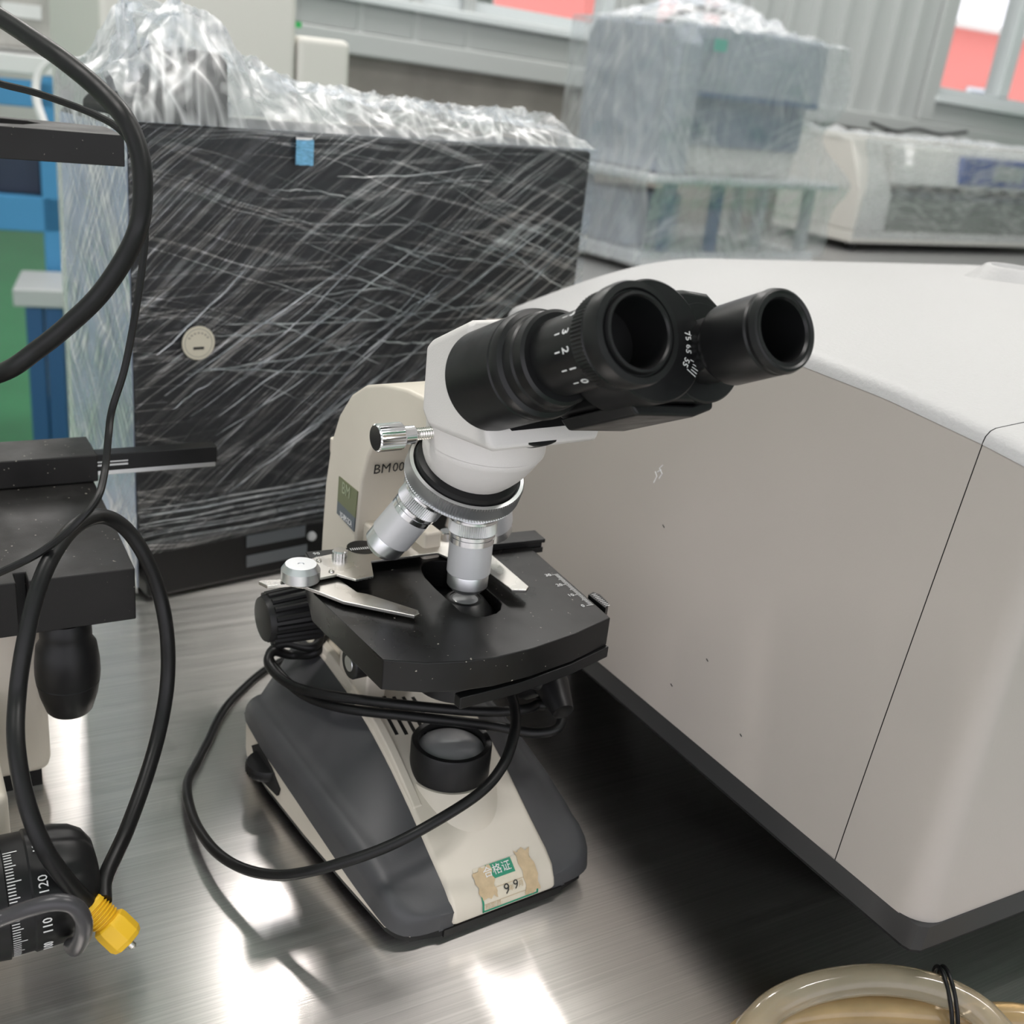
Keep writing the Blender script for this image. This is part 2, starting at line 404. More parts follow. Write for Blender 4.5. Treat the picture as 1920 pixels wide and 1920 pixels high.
for k, (x, y) in enumerate([(-1.1, 0.35), (1.3, 0.75), (-0.74, 3.3), (0.26, 3.2), (-1.75, 4.3), (1.9, 3.9), (-2.9, 4.6)]):
    t = thing('ceiling_lamp', 'white rectangular ceiling lamp ' + lamp_names[k], 'lamp', (x, y, 2.62), R(31 if k < 2 else 112), 'ceiling lamps')
    obj('housing', B().box(-0.62, 0.62, -0.115, 0.115, -0.05, 0), M['white_plastic'], t, bevel=0.006)
    obj('diffuser', B().box(-0.6, 0.6, -0.095, 0.095, -0.062, -0.05), lm_diff, t, smooth=0)
    ld = bpy.data.lights.new('lamp_light', 'AREA'); ld.shape = 'RECTANGLE'; ld.size = 1.2; ld.size_y = 0.19; ld.energy = 20; ld.color = (1.0, 0.945, 0.92)
    lo = bpy.data.objects.new('lamp_light', ld); C.objects.link(lo); lo.parent = t; lo.location = (0, 0, -0.07)

# red building across the yard
bf = Frame((0, 14.0, 0), 32)
p0 = bf.hit(1092, 40, y=0); p1 = bf.hit(2300, 40, y=0)
t = thing('red_building', 'long red factory building with white base seen through the windows', 'building', bf.o, R(32))
obj('wall', B().box(p0.x, p1.x, 0, 3, -0.2, 1.75), mat('red_facade', (0.70, 0.22, 0.19), 0.8), t, smooth=0)
obj('base_band', B().box(p0.x - 0.1, p1.x, -0.05, 0, -2.5, 0.2), mat('white_facade_band', (0.8, 0.8, 0.8), 0.8), t, smooth=0)
for i in range(9):
    xx = p0.x + 1.2 + i * 1.9
    wdw = obj('window', B().box(xx, xx + 0.8, -0.03, 0, 0.45, 1.0), M['window_frame'], t, smooth=0)
    obj('pane', B().box(xx + 0.08, xx + 0.72, -0.045, -0.03, 0.5, 0.95), mat('dark_pane_%d' % i, (0.25, 0.28, 0.32), 0.2), wdw, smooth=0)
obj('roof_edge', B().box(p0.x - 0.2, p1.x, -0.25, 3, 1.75, 1.83), M['off_white'], t, smooth=0)

# ================================================================ stainless bench the things stand on
def steel_mat():
    m = bpy.data.materials.new('brushed_stainless_steel'); m.use_nodes = True; nt = m.node_tree; p = nt.nodes['Principled BSDF']; L = nt.links.new
    p.inputs['Metallic'].default_value = 1.0; p.inputs['Base Color'].default_value = (0.60, 0.585, 0.56, 1)
    tc = nd(nt, 'ShaderNodeTexCoord')
    mp = nd(nt, 'ShaderNodeMapping'); mp.inputs['Scale'].default_value = (6, 900, 1); L(tc.outputs['Object'], mp.inputs[0])
    n = nd(nt, 'ShaderNodeTexNoise'); n.inputs['Scale'].default_value = 1.0; n.inputs['Detail'].default_value = 4; L(mp.outputs[0], n.inputs['Vector'])
    mp2 = nd(nt, 'ShaderNodeMapping'); mp2.inputs['Scale'].default_value = (2, 160, 1); L(tc.outputs['Object'], mp2.inputs[0])
    n2 = nd(nt, 'ShaderNodeTexNoise'); n2.inputs['Scale'].default_value = 1.0; n2.inputs['Detail'].default_value = 3; L(mp2.outputs[0], n2.inputs['Vector'])
    mr = nd(nt, 'ShaderNodeMapRange'); mr.inputs[1].default_value = 0.3; mr.inputs[2].default_value = 0.7; mr.inputs[3].default_value = 0.34; mr.inputs[4].default_value = 0.44
    L(n2.outputs[0], mr.inputs[0]); L(mr.outputs[0], p.inputs['Roughness'])
    cr = nd(nt, 'ShaderNodeMapRange'); cr.inputs[1].default_value = 0.35; cr.inputs[2].default_value = 0.65; cr.inputs[3].default_value = 0.90; cr.inputs[4].default_value = 1.08
    L(n.outputs[0], cr.inputs[0])
    sc = nd(nt, 'ShaderNodeVectorMath', operation='SCALE'); sc.inputs[0].default_value = (0.80, 0.765, 0.735); L(cr.outputs[0], sc.inputs['Scale']); L(sc.outputs[0], p.inputs['Base Color'])
    bp = nd(nt, 'ShaderNodeBump'); bp.inputs['Strength'].default_value = 0.10; bp.inputs['Distance'].default_value = 0.0004; L(n.outputs[0], bp.inputs['Height']); L(bp.outputs[0], p.inputs['Normal'])
    p.inputs['Anisotropic'].default_value = 1.0
    p2 = nd(nt, 'ShaderNodeBsdfPrincipled'); p2.inputs['Metallic'].default_value = 1.0; p2.inputs['Roughness'].default_value = 0.19; p2.inputs['Anisotropic'].default_value = 0.5
    mxs = nd(nt, 'ShaderNodeMixShader'); mxs.inputs[0].default_value = 0.38
    L(p.outputs[0], mxs.inputs[1]); L(p2.outputs[0], mxs.inputs[2]); L(mxs.outputs[0], nt.nodes['Material Output'].inputs[0]); L(sc.outputs[0], p2.inputs['Base Color']); L(bp.outputs[0], p2.inputs['Normal'])
    cv = nd(nt, 'ShaderNodeCombineXYZ'); cv.inputs[1].default_value = 1.0
    vt = nd(nt, 'ShaderNodeVectorTransform', vector_type='VECTOR', convert_from='OBJECT', convert_to='WORLD'); L(cv.outputs[0], vt.inputs[0]); L(vt.outputs[0], p.inputs['Tangent']); L(vt.outputs[0], p2.inputs['Tangent'])
    return m
M['steel'] = steel_mat()
def steel_bench(name, label, loc, ang, x0, x1, y0, y1, mt, legs=True):
    t = thing(name, label, 'bench', loc, R(ang))
    obj('worktop', B().box(x0, x1, y0, y1, -0.04, 0.0), mt, t, bevel=0.004)
    for x in (x0 + 0.06, x1 - 0.06):
        for y in (y0 + 0.06, y1 - 0.06):
            obj('leg', B().box(x - 0.022, x + 0.022, y - 0.022, y + 0.022, FLOOR_Z - loc[2], -0.04), M['pale_steel'], t, bevel=0.003)
    obj('lower_shelf', B().box(x0 + 0.05, x1 - 0.05, y0 + 0.05, y1 - 0.05, FLOOR_Z + 0.2 - loc[2], FLOOR_Z + 0.23 - loc[2]), mt, t, bevel=0.003)
    return t
steel_bench('steel_bench', 'brushed stainless steel bench under the microscope', (0, 0, 0), 31, -1.05, 1.7, -0.05, 1.13, M['steel'])
M['steel_dull'] = mat('dull_steel_top', (0.33, 0.33, 0.33), 0.45, 0.6)
b0 = at(1195, 515, 0)
steel_bench('back_bench', 'dull grey steel bench by the windows under the wrapped instruments', (b0.x, b0.y, 0), 36, -0.5, 2.6, -0.12, 0.95, M['steel_dull'])

# ================================================================ the microscope (x forward, y to its right as seen, z up)
MO = Vector((0.01633, 0.49989, 0)); MANG = -54.549
MF = Frame(MO, MANG)
def ML(px, py, **k): return MF.hit(px, py, **k)
mic = thing('microscope', 'white and charcoal binocular microscope with black stage in the middle of the bench', 'microscope', MO, R(MANG))

# --- base -----------------------------------------------------------------
strip = [(4.4, 10), (5, 13.5), (4, 19), (0, 25.5), (-8, 31.5), (-25, 40), (-54, 56), (-80, 68), (-105, 77), (-140, 85), (-175, 89), (-206, 89), (-216, 80), (-218, 10)]
sp_tab = [(x / 1000, z / 1000) for x, z in strip[2:12]]
SY0, SY1 = -0.033, 0.038
def xz(fn_y0, fn_y1):
    pass
b = B().prism([(x / 1000, z / 1000) for x, z in strip], SY0, SY1, fn=lambda a, c, h: Vector((a, h, c)))
base_strip = obj('base_centre_strip', b, M['cream'], mic, bevel=0.0035, seg=3)
wt = [(3.2, 42), (2.8, 49), (2, 54), (0.8, 58), (-1, 61.5), (-3.5, 64), (-7, 66.3), (-13, 68.5), (-57, 73), (-105, 77), (-160, 80), (-195, 79), (-209, 75), (-216, 66)]
het = [(6, 17), (0, 23), (-15, 31), (-35, 38), (-60, 43), (-105, 49), (-160, 53), (-200, 52), (-214, 44), (-217, 40)]
bdt = [(6, 10.5), (-10, 12), (-40, 16), (-77, 23), (-110, 29), (-150, 34), (-205, 38), (-217, 38)]
def base_w(x): return lerp_table([(a / 1000, c / 1000) for a, c in wt], x)
def base_he(x): return lerp_table([(a / 1000, c / 1000) for a, c in het], x)
def base_bd(x): return lerp_table([(a / 1000, c / 1000) for a, c in bdt], x)
yc = 0.0025
def side_panel(sg):
    xsamp = [0.0032, 0.0028, 0.002, 0.0008, -0.001, -0.0035, -0.007, -0.012] + [-0.02 - 0.008 * i for i in range(24)] + [-0.208, -0.212, -0.2145, -0.216]
    rows = []
    inner = SY0 + 0.002 if sg < 0 else SY1 - 0.002
    for x in xsamp:
        W = base_w(x); wy = yc + sg * W; he = base_he(x); hc = lerp_table(sp_tab, x) - 0.0022 if x < 0.0 else lerp_table(sp_tab, 0.0) - 0.0022 - x * 1.2
        if x > 0.0: hc = min(hc, he + 0.004)
        bd = base_bd(x); row = []
        ro = 0.011 if x < -0.02 else 0.008
        ye = wy - sg * ro
        for k in range(9):
            t = k / 8
            row.append(Vector((x, inner + (ye - inner) * t, hc + (he - hc) * (t ** 1.15))))
        for k in range(1, 7):
            a = k / 6 * math.pi / 2
            row.append(Vector((x, ye + sg * ro * math.sin(a), he - ro * 1.0 * (1 - math.cos(a)))))
        zz = he - ro
        row.append(Vector((x, wy + sg * 0.0008, min(bd, zz - 0.001))))
        row.append(Vector((x, wy - sg * 0.003, min(bd, zz - 0.001))))
        rows.append(row)
    bb = B(); n = len(rows[0])
    bb.loft(rows, False, False, closed=False)
    # front closing wall
    fr = rows[0]; k0 = len(bb.v)
    bb.v += [tuple(p) for p in fr] + [(p.x + 0.0004, p.y, 0.010) for p in fr]
    bb.f += [(k0 + i, k0 + i + 1, k0 + n + i + 1, k0 + n + i) for i in range(n - 1)]
    return obj('base_side_panel', bb, M['grey_panel'], mic, smooth=50)
side_panel(-1); side_panel(1)
# cream skirt under the panels
def outline(inset, x_lo=-0.217, x_hi=0.0055):
    xsamp = [0.0055, 0.004, 0.0, -0.006, -0.013, -0.035, -0.057, -0.08, -0.105, -0.13, -0.16, -0.195, -0.205, -0.211, -0.216]
    l = [(x - inset * 0.5 if x > -0.1 else x + inset * 0.5, yc - base_w(x) + inset) for x in xsamp]
    r = [(x - inset * 0.5 if x > -0.1 else x + inset * 0.5, yc + base_w(x) - inset) for x in reversed(xsamp)]
    return l + r
skx = [0.0, -0.013, -0.035, -0.057, -0.08, -0.105, -0.13, -0.16, -0.195, -0.205, -0.211, -0.216]
b = B()
ring0 = [Vector((x, yc - base_w(x) + 0.0005, 0.0102)) for x in skx] + [Vector((x, yc + base_w(x) - 0.0005, 0.0102)) for x in reversed(skx)]
ring1 = [Vector((p.x, p.y, base_bd(p.x) + 0.001)) for p in ring0]
b.loft([ring0, ring1], True, True)
obj('base_skirt', b, M['cream'], mic, smooth=40)
b = B().prism(outline(0.002), 0.0055, 0.0104); obj('bottom_plate', b, M['black_satin'], mic)
for x, y in ((-0.02, -0.045), (-0.02, 0.05), (-0.19, -0.055), (-0.19, 0.06)):
    obj('rubber_foot', B().lathe([(0.010, 0), (0.011, 0.0058)], (x, y, 0), seg=20), M['black_matte'], mic)
# dimmer wheel in its notch on the left flank
nb = B().prism([(-0.182, 0.027), (-0.170, 0.036), (-0.150, 0.030), (-0.137, 0.022), (-0.139, 0.016), (-0.165, 0.012)], 0, 1, fn=lambda a, c, h: Vector((a, yc - base_w(a) - 0.0012 + 0.004 * h, c)))
obj('dimmer_recess', nb, M['black_matte'], mic)
dw = obj('dimmer_wheel', B().lathe([(0.0135, 0), (0.0145, 0.001), (0.0145, 0.006), (0.0135, 0.007)], (-0.160, yc - 0.0775, 0.0215), (0, 0, 1), seg=60, knurl=(0.05, (1, 2))), M['black'], mic)
obj('index_mark', B().box(-0.1745, -0.1725, yc - 0.0805, yc - 0.079, 0.0285, 0.0292), M['white_ink'], dw, smooth=0)
# vents
for k in range(5):
    y = -0.020 + 0.0058 * k; x0 = -0.126 + 0.002 * k; x1 = -0.094 + 0.0015 * k
    zf = lambda x: lerp_table(sp_tab, x)
    vb = B().loft([[Vector((x, y - 0.0011, zf(x) - 0.002)), Vector((x, y + 0.0011, zf(x) - 0.002)), Vector((x, y + 0.0011, zf(x) + 0.0003)), Vector((x, y - 0.0011, zf(x) + 0.0003))] for x in (x0, x0 + 0.012, -0.105, x1)])
    obj('vent_slot', vb, M['black_matte'], mic, smooth=0)
# illuminator
OX, OY = -0.0665, 0.002
up0 = Vector((0, 0, 1))
b = B().loft([[Vector((OX + dx + math.cos(2 * math.pi * j / 56) * r_, OY + math.sin(2 * math.pi * j / 56) * r_, z_)) for j in range(56)] for r_, dx, z_ in ((0.0345, 0.0150, 0.024), (0.0325, 0.0120, 0.034), (0.0295, 0.006, 0.046), (0.0275, 0.002, 0.054), (0.0268, 0.0, 0.0582), (0.0258, 0.0, 0.0598))])
obj('lamp_collar', b, M['cream'], mic)
rz_ = lambda x: lerp_table(sp_tab, x)
rb_rows = []
for i in range(15):
    x = -0.196 + i * 0.0105; h_ = 0.0032 * min(1, (15 - i) / 5); y0_ = SY0 + 0.0005; w0_ = 0.0085
    rb_rows.append([Vector((x, y0_, rz_(x) - 0.004)), Vector((x, y0_ + w0_, rz_(x) - 0.004)), Vector((x, y0_ + w0_ - 0.0015, rz_(x) + h_)), Vector((x, y0_ + 0.0015, rz_(x) + h_))])
obj('strip_rail', B().loft(rb_rows), M['cream'], mic, bevel=0.001, smooth=40)
lh = obj('lamp_housing', B().lathe([(0.0235, 0.0592), (0.0243, 0.060), (0.0243, 0.0790), (0.0236, 0.0802), (0.0205, 0.0802), (0.0200, 0.0795), (0.0198, 0.0760)], (OX, OY, 0), seg=64, cap1=False), M['black'], mic)
obj('lamp_lens', B().lathe([(0.0198, 0.0755), (0.017, 0.0772), (0.012, 0.0785), (0.006, 0.0791), (0.001, 0.0793)], (OX, OY, 0), seg=48), M['lens_dim'], lh)

# certificate label on the sloping front of the base
prof = [(x / 1000, z / 1000) for x, z in strip[:7]]
def on_front(y, t, off=0.0004):
    d = 0
    for (x0, z0), (x1, z1) in zip(prof, prof[1:]):
        l = math.hypot(x1 - x0, z1 - z0)
        if t <= d + l or (x1, z1) == prof[-1]:
            k = (t - d) / l; nx, nz = (z1 - z0) / l, -(x1 - x0) / l
            return Vector((x0 + (x1 - x0) * k + nx * off, y, z0 + (z1 - z0) * k + nz * off))
        d += l
def front_patch(name, y0, y1, t0, t1, mt, par, off, wob=0.0):
    rnd = random.Random(hash(name) % 99 + int(y0 * 1e5))
    nu = 10; nv = 14
    def fn(u, v):
        y = y0 + (y1 - y0) * u; t = t0 + (t1 - t0) * v
        if wob:
            if u in (0, 1): y += (noise.noise((v * 4 + y0 * 900, u * 3, 1.3))) * wob
            if v in (0, 1): t += (noise.noise((u * 4 + y1 * 700, v * 3, 7.3))) * wob
        return on_front(y, t, off)
    return obj(name, B().grid(fn, nu, nv), mt, par, smooth=50, fix=False)
LY0, LY1, LT0, LT1 = -0.0135, 0.0245, 0.0036, 0.0286
lab = front_patch('certificate_label', LY0, LY1, LT0, LT1, M['paper'], mic, 0.0003)
lab['label'] = 'torn green and cream inspection label'
front_patch('green_header', LY0 + 0.0085, LY1 - 0.0125, LT1 - 0.0085, LT1, M['green_ink'], lab, 0.0005)
for (a, c, d_, e) in ((LY0, LY1, LT0, LT0 + 0.0010), (LY0, LY0 + 0.0012, LT0, LT0 + 0.0095), (LY1 - 0.0012, LY1, LT0, LT0 + 0.006)):
    front_patch('green_border', a, c, d_, e, M['green_ink'], lab, 0.0005)
front_patch('tape_stain', LY0 - 0.0004, LY0 + 0.0105, LT0 + 0.0075, LT1 - 0.001, M['tape_tan'], lab, 0.0007, 0.003)
front_patch('tape_stain', LY1 - 0.0085, LY1 + 0.0003, LT0 + 0.002, LT1 + 0.002, M['tape_tan'], lab, 0.0007, 0.003)
for tt in (0.0045, 0.0118):
    front_patch('rule_line', LY0 + 0.001, LY1 - 0.006, LT0 + tt, LT0 + tt + 0.00025, M['tape_tan'], lab, 0.0006)
def front_text(s, size, y, t, mt, slant=0.0):
    v, f = text_mesh(s, size, 0.0)
    bb = B(); bb.add([on_front(y + p.x, t + p.y + slant * p.x, 0.0008) for p in v], f)
    obj('lettering', bb, mt, lab, smooth=0, fix=False)
front_text('合格证', 0.0062, 0.0012, LT1 - 0.0044, M['white_ink'])
front_text('9', 0.0085, 0.0035, LT0 + 0.0088, M['dark_ink']); front_text('9', 0.0075, 0.0098, LT0 + 0.0095, M['dark_ink'])
front_text('年', 0.0038, 0.0066, LT0 + 0.0085, M['tape_tan']); front_text('月', 0.0038, 0.0132, LT0 + 0.009, M['tape_tan'])
front_text('检定员:', 0.0036, LY0 + 0.0075, LT0 + 0.0028, M['tape_tan'])

# --- arm ------------------------------------------------------------------
AY0, AY1 = -0.021, 0.025
arm_o = [(-212, 80), (-212, 120), (-211, 160), (-209, 195), (-203, 225), (-193, 246), (-178, 263), (-160, 274), (-138, 281), (-110, 286), (-70, 288)]
arm_i = [(-70, 262), (-98, 263), (-112, 261), (-128, 256), (-142, 246), (-152, 232), (-158, 215), (-161, 195), (-162, 170), (-160, 130), (-158, 80)]
b = B().prism([(x / 1000, z / 1000) for x, z in spline([Vector((a, c, 0)) for a, c in arm_o], 4)[0:0] or arm_o + arm_i], AY0, AY1, fn=lambda a, c, h: Vector((a, h, c)))
arm = obj('arm', b, M['cream'], mic, bevel=0.0022, seg=3, smooth=50)
# rear slide block in front of the arm and its cap
obj('focus_slide_block', B().box(-0.165, -0.138, -0.016, 0.020, 0.10, 0.186), M['cream'], mic, bevel=0.002)
obj('rack_carrier', B().box(-0.142, -0.120, 0.004, 0.016, 0.150, 0.192), M['cream'], mic, bevel=0.002)
obj('rear_cover_tab', B().lathe([(0.004, 0), (0.0045, 0.002), (0.0045, 0.01)], (-0.2125, -0.012, 0.213), (0, 0, 1), seg=16), M['cream'], mic)
# serial number on the arm's hollow front
def arm_face(z):
    return lerp_table([(zz / 1000, xx / 1000) for xx, zz in arm_i[3:]], z)
for s, yy, sz in (('BM', -0.0100, 0.0090), ('0081', 0.0052, 0.0088)):
    text('serial_number', s, sz, M['dark_ink'], arm, (arm_face(0.223) + 0.0022, yy, 0.223), (0, 1, 0), (0.14, 0, 1), 1.0 if s == 'BM' else 0.95, 0.0)
# maker's badge on the left flank
q = [ML(*p, y=AY0 - 0.0004) for p in ((636, 893), (671, 922), (664, 997), (632, 962))]
q = [(p.x, p.z) for p in q]
mid0 = ((q[0][0] * 0.35 + q[3][0] * 0.65), (q[0][1] * 0.35 + q[3][1] * 0.65)); mid1 = ((q[1][0] * 0.35 + q[2][0] * 0.65), (q[1][1] * 0.35 + q[2][1] * 0.65))
badge = obj('maker_badge', B().prism([q[0], q[1], mid1, mid0], AY0 - 0.0007, AY0 - 0.0001, fn=lambda a, c, h: Vector((a, h, c))), mat('olive_badge', (0.15, 0.165, 0.085), 0.4), mic, smooth=0)
obj('badge_lower', B().prism([mid0, mid1, q[2], q[3]], AY0 - 0.0007, AY0 - 0.0001, fn=lambda a, c, h: Vector((a, h, c))), mat('slate_badge', (0.10, 0.12, 0.14), 0.4), badge, smooth=0)
bm_ = M['badge_ink'] = mat('pale_badge_ink', (0.36, 0.40, 0.27), 0.5)
cxm = sum(p[0] for p in q) / 4; czm = sum(p[1] for p in q) / 4
dirx = Vector((q[1][0] - q[0][0], 0, q[1][1] - q[0][1])).normalized()
text('badge_lettering', 'BM', 0.011, bm_, badge, (cxm - 0.001, AY0 - 0.0010, czm + 0.008), dirx, (0, 0, 1), 0.8)
text('badge_lettering', 'XS-BM-2CA', 0.0055, M['white_ink'], badge, (cxm + 0.0005, AY0 - 0.0010, czm - 0.0105), dirx, (0, 0, 1), 0.62)

# --- nosepiece ------------------------------------------------------------
TH = R(24); tn = Vector((math.sin(TH), 0, math.cos(TH))); TC = Vector((-0.0775, OY, 0.2495))
nose = obj('nosepiece_ring', B().lathe([(0.020, -0.0125), (0.0300, -0.0115), (0.0328, -0.0100), (0.0333, -0.0092), (0.0333, -0.0012), (0.0325, 0.0), (0.0306, 0.0004), (0.0300, -0.001)], TC, tn, seg=260, knurl=(0.055, (3, 4))), M['alu'], mic, smooth=20)
obj('nosepiece_gap', B().lathe([(0.0300, -0.0012), (0.0292, 0.0035), (0.024, 0.006)], TC, tn, seg=64), M['black'], mic)
def objective(name, direction, base_pt, prof, mats):
    """prof: list of (material, [(r, distance along axis from the seat)])"""
    first = None
    for nm, mt, pr, kn in prof:
        o = obj(nm, B().lathe(pr, base_pt, direction, seg=140 if kn else 48, knurl=(0.045, kn) if kn else None), mt, first or mic, smooth=22)
        if first is None: first = o
    return first
oprof = [('objective', M['barrel'], [(0.0105, 0.0185), (0.0122, 0.0187), (0.0122, 0.0375), (0.0117, 0.0380)], None),
         ('seat_collar', M['chrome'], [(0.0125, -0.006), (0.0130, 0.002), (0.0126, 0.004), (0.0133, 0.0042), (0.0133, 0.0055)], None),
         ('knurled_band', M['alu'], [(0.0133, 0.0055), (0.0135, 0.006), (0.0135, 0.0125), (0.0130, 0.013)], (1, 2)),
         ('groove_band', M['chrome'], [(0.0128, 0.013), (0.0128, 0.0148), (0.0121, 0.015), (0.0121, 0.0155), (0.0126, 0.0157), (0.0126, 0.0187)], None),
         ('nose_cone', M['alu'], [(0.0114, 0.0378), (0.0116, 0.0385), (0.0115, 0.0455), (0.0088, 0.0486), (0.0080, 0.0492), (0.0062, 0.0494)], None)]
SEAT = 0.2295
dirs = []
e_f = Vector((math.cos(TH), 0, -math.sin(TH)))
for k in range(4):
    a = math.pi / 2 * k
    rad = e_f * math.cos(a) + Vector((0, -1, 0)) * math.sin(a)
    dd = (-tn * math.cos(TH) + rad * math.sin(TH)).normalized()
    dirs.append((dd, rad))
# active objective stands on the optical axis; the others share its seat radius
seat0 = Vector((OX, OY, SEAT)); apex = seat0 - dirs[0][0] * ((seat0 - TC).dot(tn) * 0)
h0 = (seat0 - TC).dot(tn); r0 = (seat0 - TC - tn * h0).length
for k, (dd, rad) in enumerate(dirs):
    bp_ = TC + tn * h0 + rad * r0
    pr = oprof
    if k == 2:
        pr = [(n_, m_, [(r_, h_ * 0.75) for r_, h_ in p_], kn) for n_, m_, p_, kn in oprof]
    objective('objective', dd, bp_, pr, None)

# --- head -----------------------------------------------------------------
# round foot of the head: upright collar running into the tilted nosepiece seat
def circ(o, n, r, seg=72):
    n = Vector(n).normalized(); e1 = (Vector((0, 1, 0)) - n * n.y).normalized(); e2 = n.cross(e1)
    return [Vector(o) + (e1 * math.cos(2 * math.pi * j / seg) + e2 * math.sin(2 * math.pi * j / seg)) * r for j in range(seg)]
up_ = Vector((0, 0, 1)); HX = -0.0640; HY = 0.0035
col = [circ((HX, HY, 0.2905), up_, 0.0318), circ((HX, HY, 0.2840), up_, 0.0326), circ((HX, HY, 0.2690), tn * 0.25 + up_ * 0.75, 0.0322)]
obj('head_collar', B().loft(col), M['head_white'], mic, smooth=40)
c1 = Vector((HX, HY, 0.2686)); n1 = tn * 0.25 + up_ * 0.75
rings = [circ(c1, n1, 0.0316), circ(c1 - up_ * 0.001, n1, 0.0318)]
for k in range(1, 7):
    t = k / 6; c = c1.lerp(TC + tn * 0.0045, t); nn = n1.lerp(tn, t)
    rings.append(circ(c, nn, 0.0318 - 0.0060 * t ** 2.0))
obj('head_taper', B().loft(rings), M['head_white'], mic, smooth=50)
# clamping screw
sd = Vector((0, -1, 0)); so = Vector((-0.067, HY - 0.030, 0.2755))
scr = obj('clamp_screw', B().lathe([(0.0046, 0.0125), (0.0048, 0.013), (0.0048, 0.0195), (0.0066, 0.0197), (0.0072, 0.0205), (0.0072, 0.0335), (0.0064, 0.0343), (0.005, 0.0343)], so, sd, seg=56, knurl=(0.07, (4, 5))), M['chrome'], mic, smooth=20)
th = [(0.0027, -0.004)]
for i in range(9):
    th += [(0.0027, i * 0.0014), (0.0033, i * 0.0014 + 0.0007)]
th += [(0.0027, 0.0128)]
obj('thread', B().lathe(th, so, sd, seg=24), M['nickel'], scr, smooth=20)
# prism body
pb = [(-78, 284), (-78.5, 319), (-74, 323), (-38, 341.5), (-9, 288), (-9.5, 284), (-70, 277)]
def head_body():
    y0, y1 = -0.0305, 0.0365
    bb = B(); r0_, r1_, r2_, r3_ = [], [], [], []
    cx_, cz_ = -0.045, 0.308
    def ins(p, k): return (cx_ + (p[0] / 1000 - cx_) * k, cz_ + (p[1] / 1000 - cz_) * k)
    rings = []
    for y, k in ((y0, 0.93), (y0 + 0.004, 1.0), (y1 - 0.004, 1.0), (y1, 0.93)):
        rings.append([Vector((ins(p, k)[0], y, ins(p, k)[1])) for p in pb])
    return bb.loft(rings)
obj('prism_body', head_body(), M['head_white'], mic, bevel=0.0025, seg=3, smooth=40)
# black binocular housing
EL = R(25.2); eu = Vector((math.cos(EL), 0, math.sin(EL))); ev = Vector((-math.sin(EL), 0, math.cos(EL)))
def EP(a, bv, y): return Vector((0.077, y, 0.3628)) + eu * a + ev * bv
YL, YR = -0.0240, 0.036
obj('hinge_disc', B().lathe([(0.0225, -0.118), (0.0225, -0.1105), (0.0218, -0.110)], EP(0, -0.0115, 0.000), eu, seg=56), M['black_satin'], mic)
hl = obj('left_tube_housing', B().lathe([(0.0240, -0.1122), (0.0245, -0.1118), (0.0245, -0.0745), (0.0236, -0.0738), (0.0236, -0.0730), (0.0248, -0.0722), (0.0250, -0.0690), (0.0243, -0.0665), (0.0222, -0.0655), (0.0218, -0.0600), (0.0210, -0.0590), (0.0210, -0.0530), (0.0195, -0.0520)], EP(0, 0, YL), eu, seg=80), M['black_satin'], mic, smooth=30)
def stadium(y0, y1, r, n=16, top=None):
    pts = []
    for k in range(n + 1):
        a = math.pi / 2 + math.pi * k / n; pts.append((y0 + math.cos(a) * r, math.sin(a) * r))
    for k in range(n + 1):
        a = -math.pi / 2 + math.pi * k / n; pts.append((y1 + math.cos(a) * r, math.sin(a) * r))
    return pts
slab = [(-0.004, 0.0225), (-0.004, -0.0235), (0.030, -0.0265), (0.0440, -0.0235), (0.0530, -0.015), (0.0560, 0.0), (0.0535, 0.012), (0.044, 0.0215), (0.030, 0.0235)]
obj('prism_slide_housing', B().prism(slab, -0.090, -0.0290, fn=lambda a, c, h: EP(h, c, a)), M['black_satin'], mic, bevel=0.003, seg=3, smooth=40)
slab2 = [(-0.006, -0.0235), (0.030, -0.0272), (0.0430, -0.0242), (0.0420, -0.0300), (0.030, -0.0325), (-0.002, -0.0295)]
obj('slide_bottom_plate', B().prism(slab2, -0.086, -0.034, fn=lambda a, c, h: EP(h, c, a)), M['black_satin'], mic, bevel=0.0015, smooth=40)
ipd = obj('interpupillary_dial', B().lathe([(0.0256, -0.052), (0.0264, -0.051), (0.0264, -0.0225), (0.0256, -0.0217)], EP(0, 0.000, 0.003), eu, seg=90), M['black_satin'], mic, smooth=30)
for k in range(13):
    a = R(4 - k * 5.0 if k < 3 else -10 - (k - 3) * 3.4); ln = 0.0055 if k in (0, 3, 8, 12) else 0.0036
    ctr = EP(-0.0215, 0.000, 0.003)
    dr = Vector((0, 1, 0)) * math.cos(a) + ev * math.sin(a); tn_ = ev * math.cos(a) - Vector((0, 1, 0)) * math.sin(a)
    bb = B(); p0_ = ctr + dr * (0.0252 - ln); p1_ = ctr + dr * 0.0252
    bb.add([p0_ - tn_ * 0.0002, p1_ - tn_ * 0.0002, p1_ + tn_ * 0.0002, p0_ + tn_ * 0.0002], [(0, 1, 2, 3)])
    obj('dial_tick', bb, M['white_ink'], ipd, smooth=0, fix=False)
for s, a in (('75', 4), ('65', -14), ('55', -34)):
    a = R(a); ctr = EP(-0.0214, 0.000, 0.003); dr = Vector((0, 1, 0)) * math.cos(a) + ev * math.sin(a); tn_ = ev * math.cos(a) - Vector((0, 1, 0)) * math.sin(a)
    text('dial_number', s, 0.0042, M['white_ink'], ipd, ctr + dr * 0.0178, -tn_, dr)
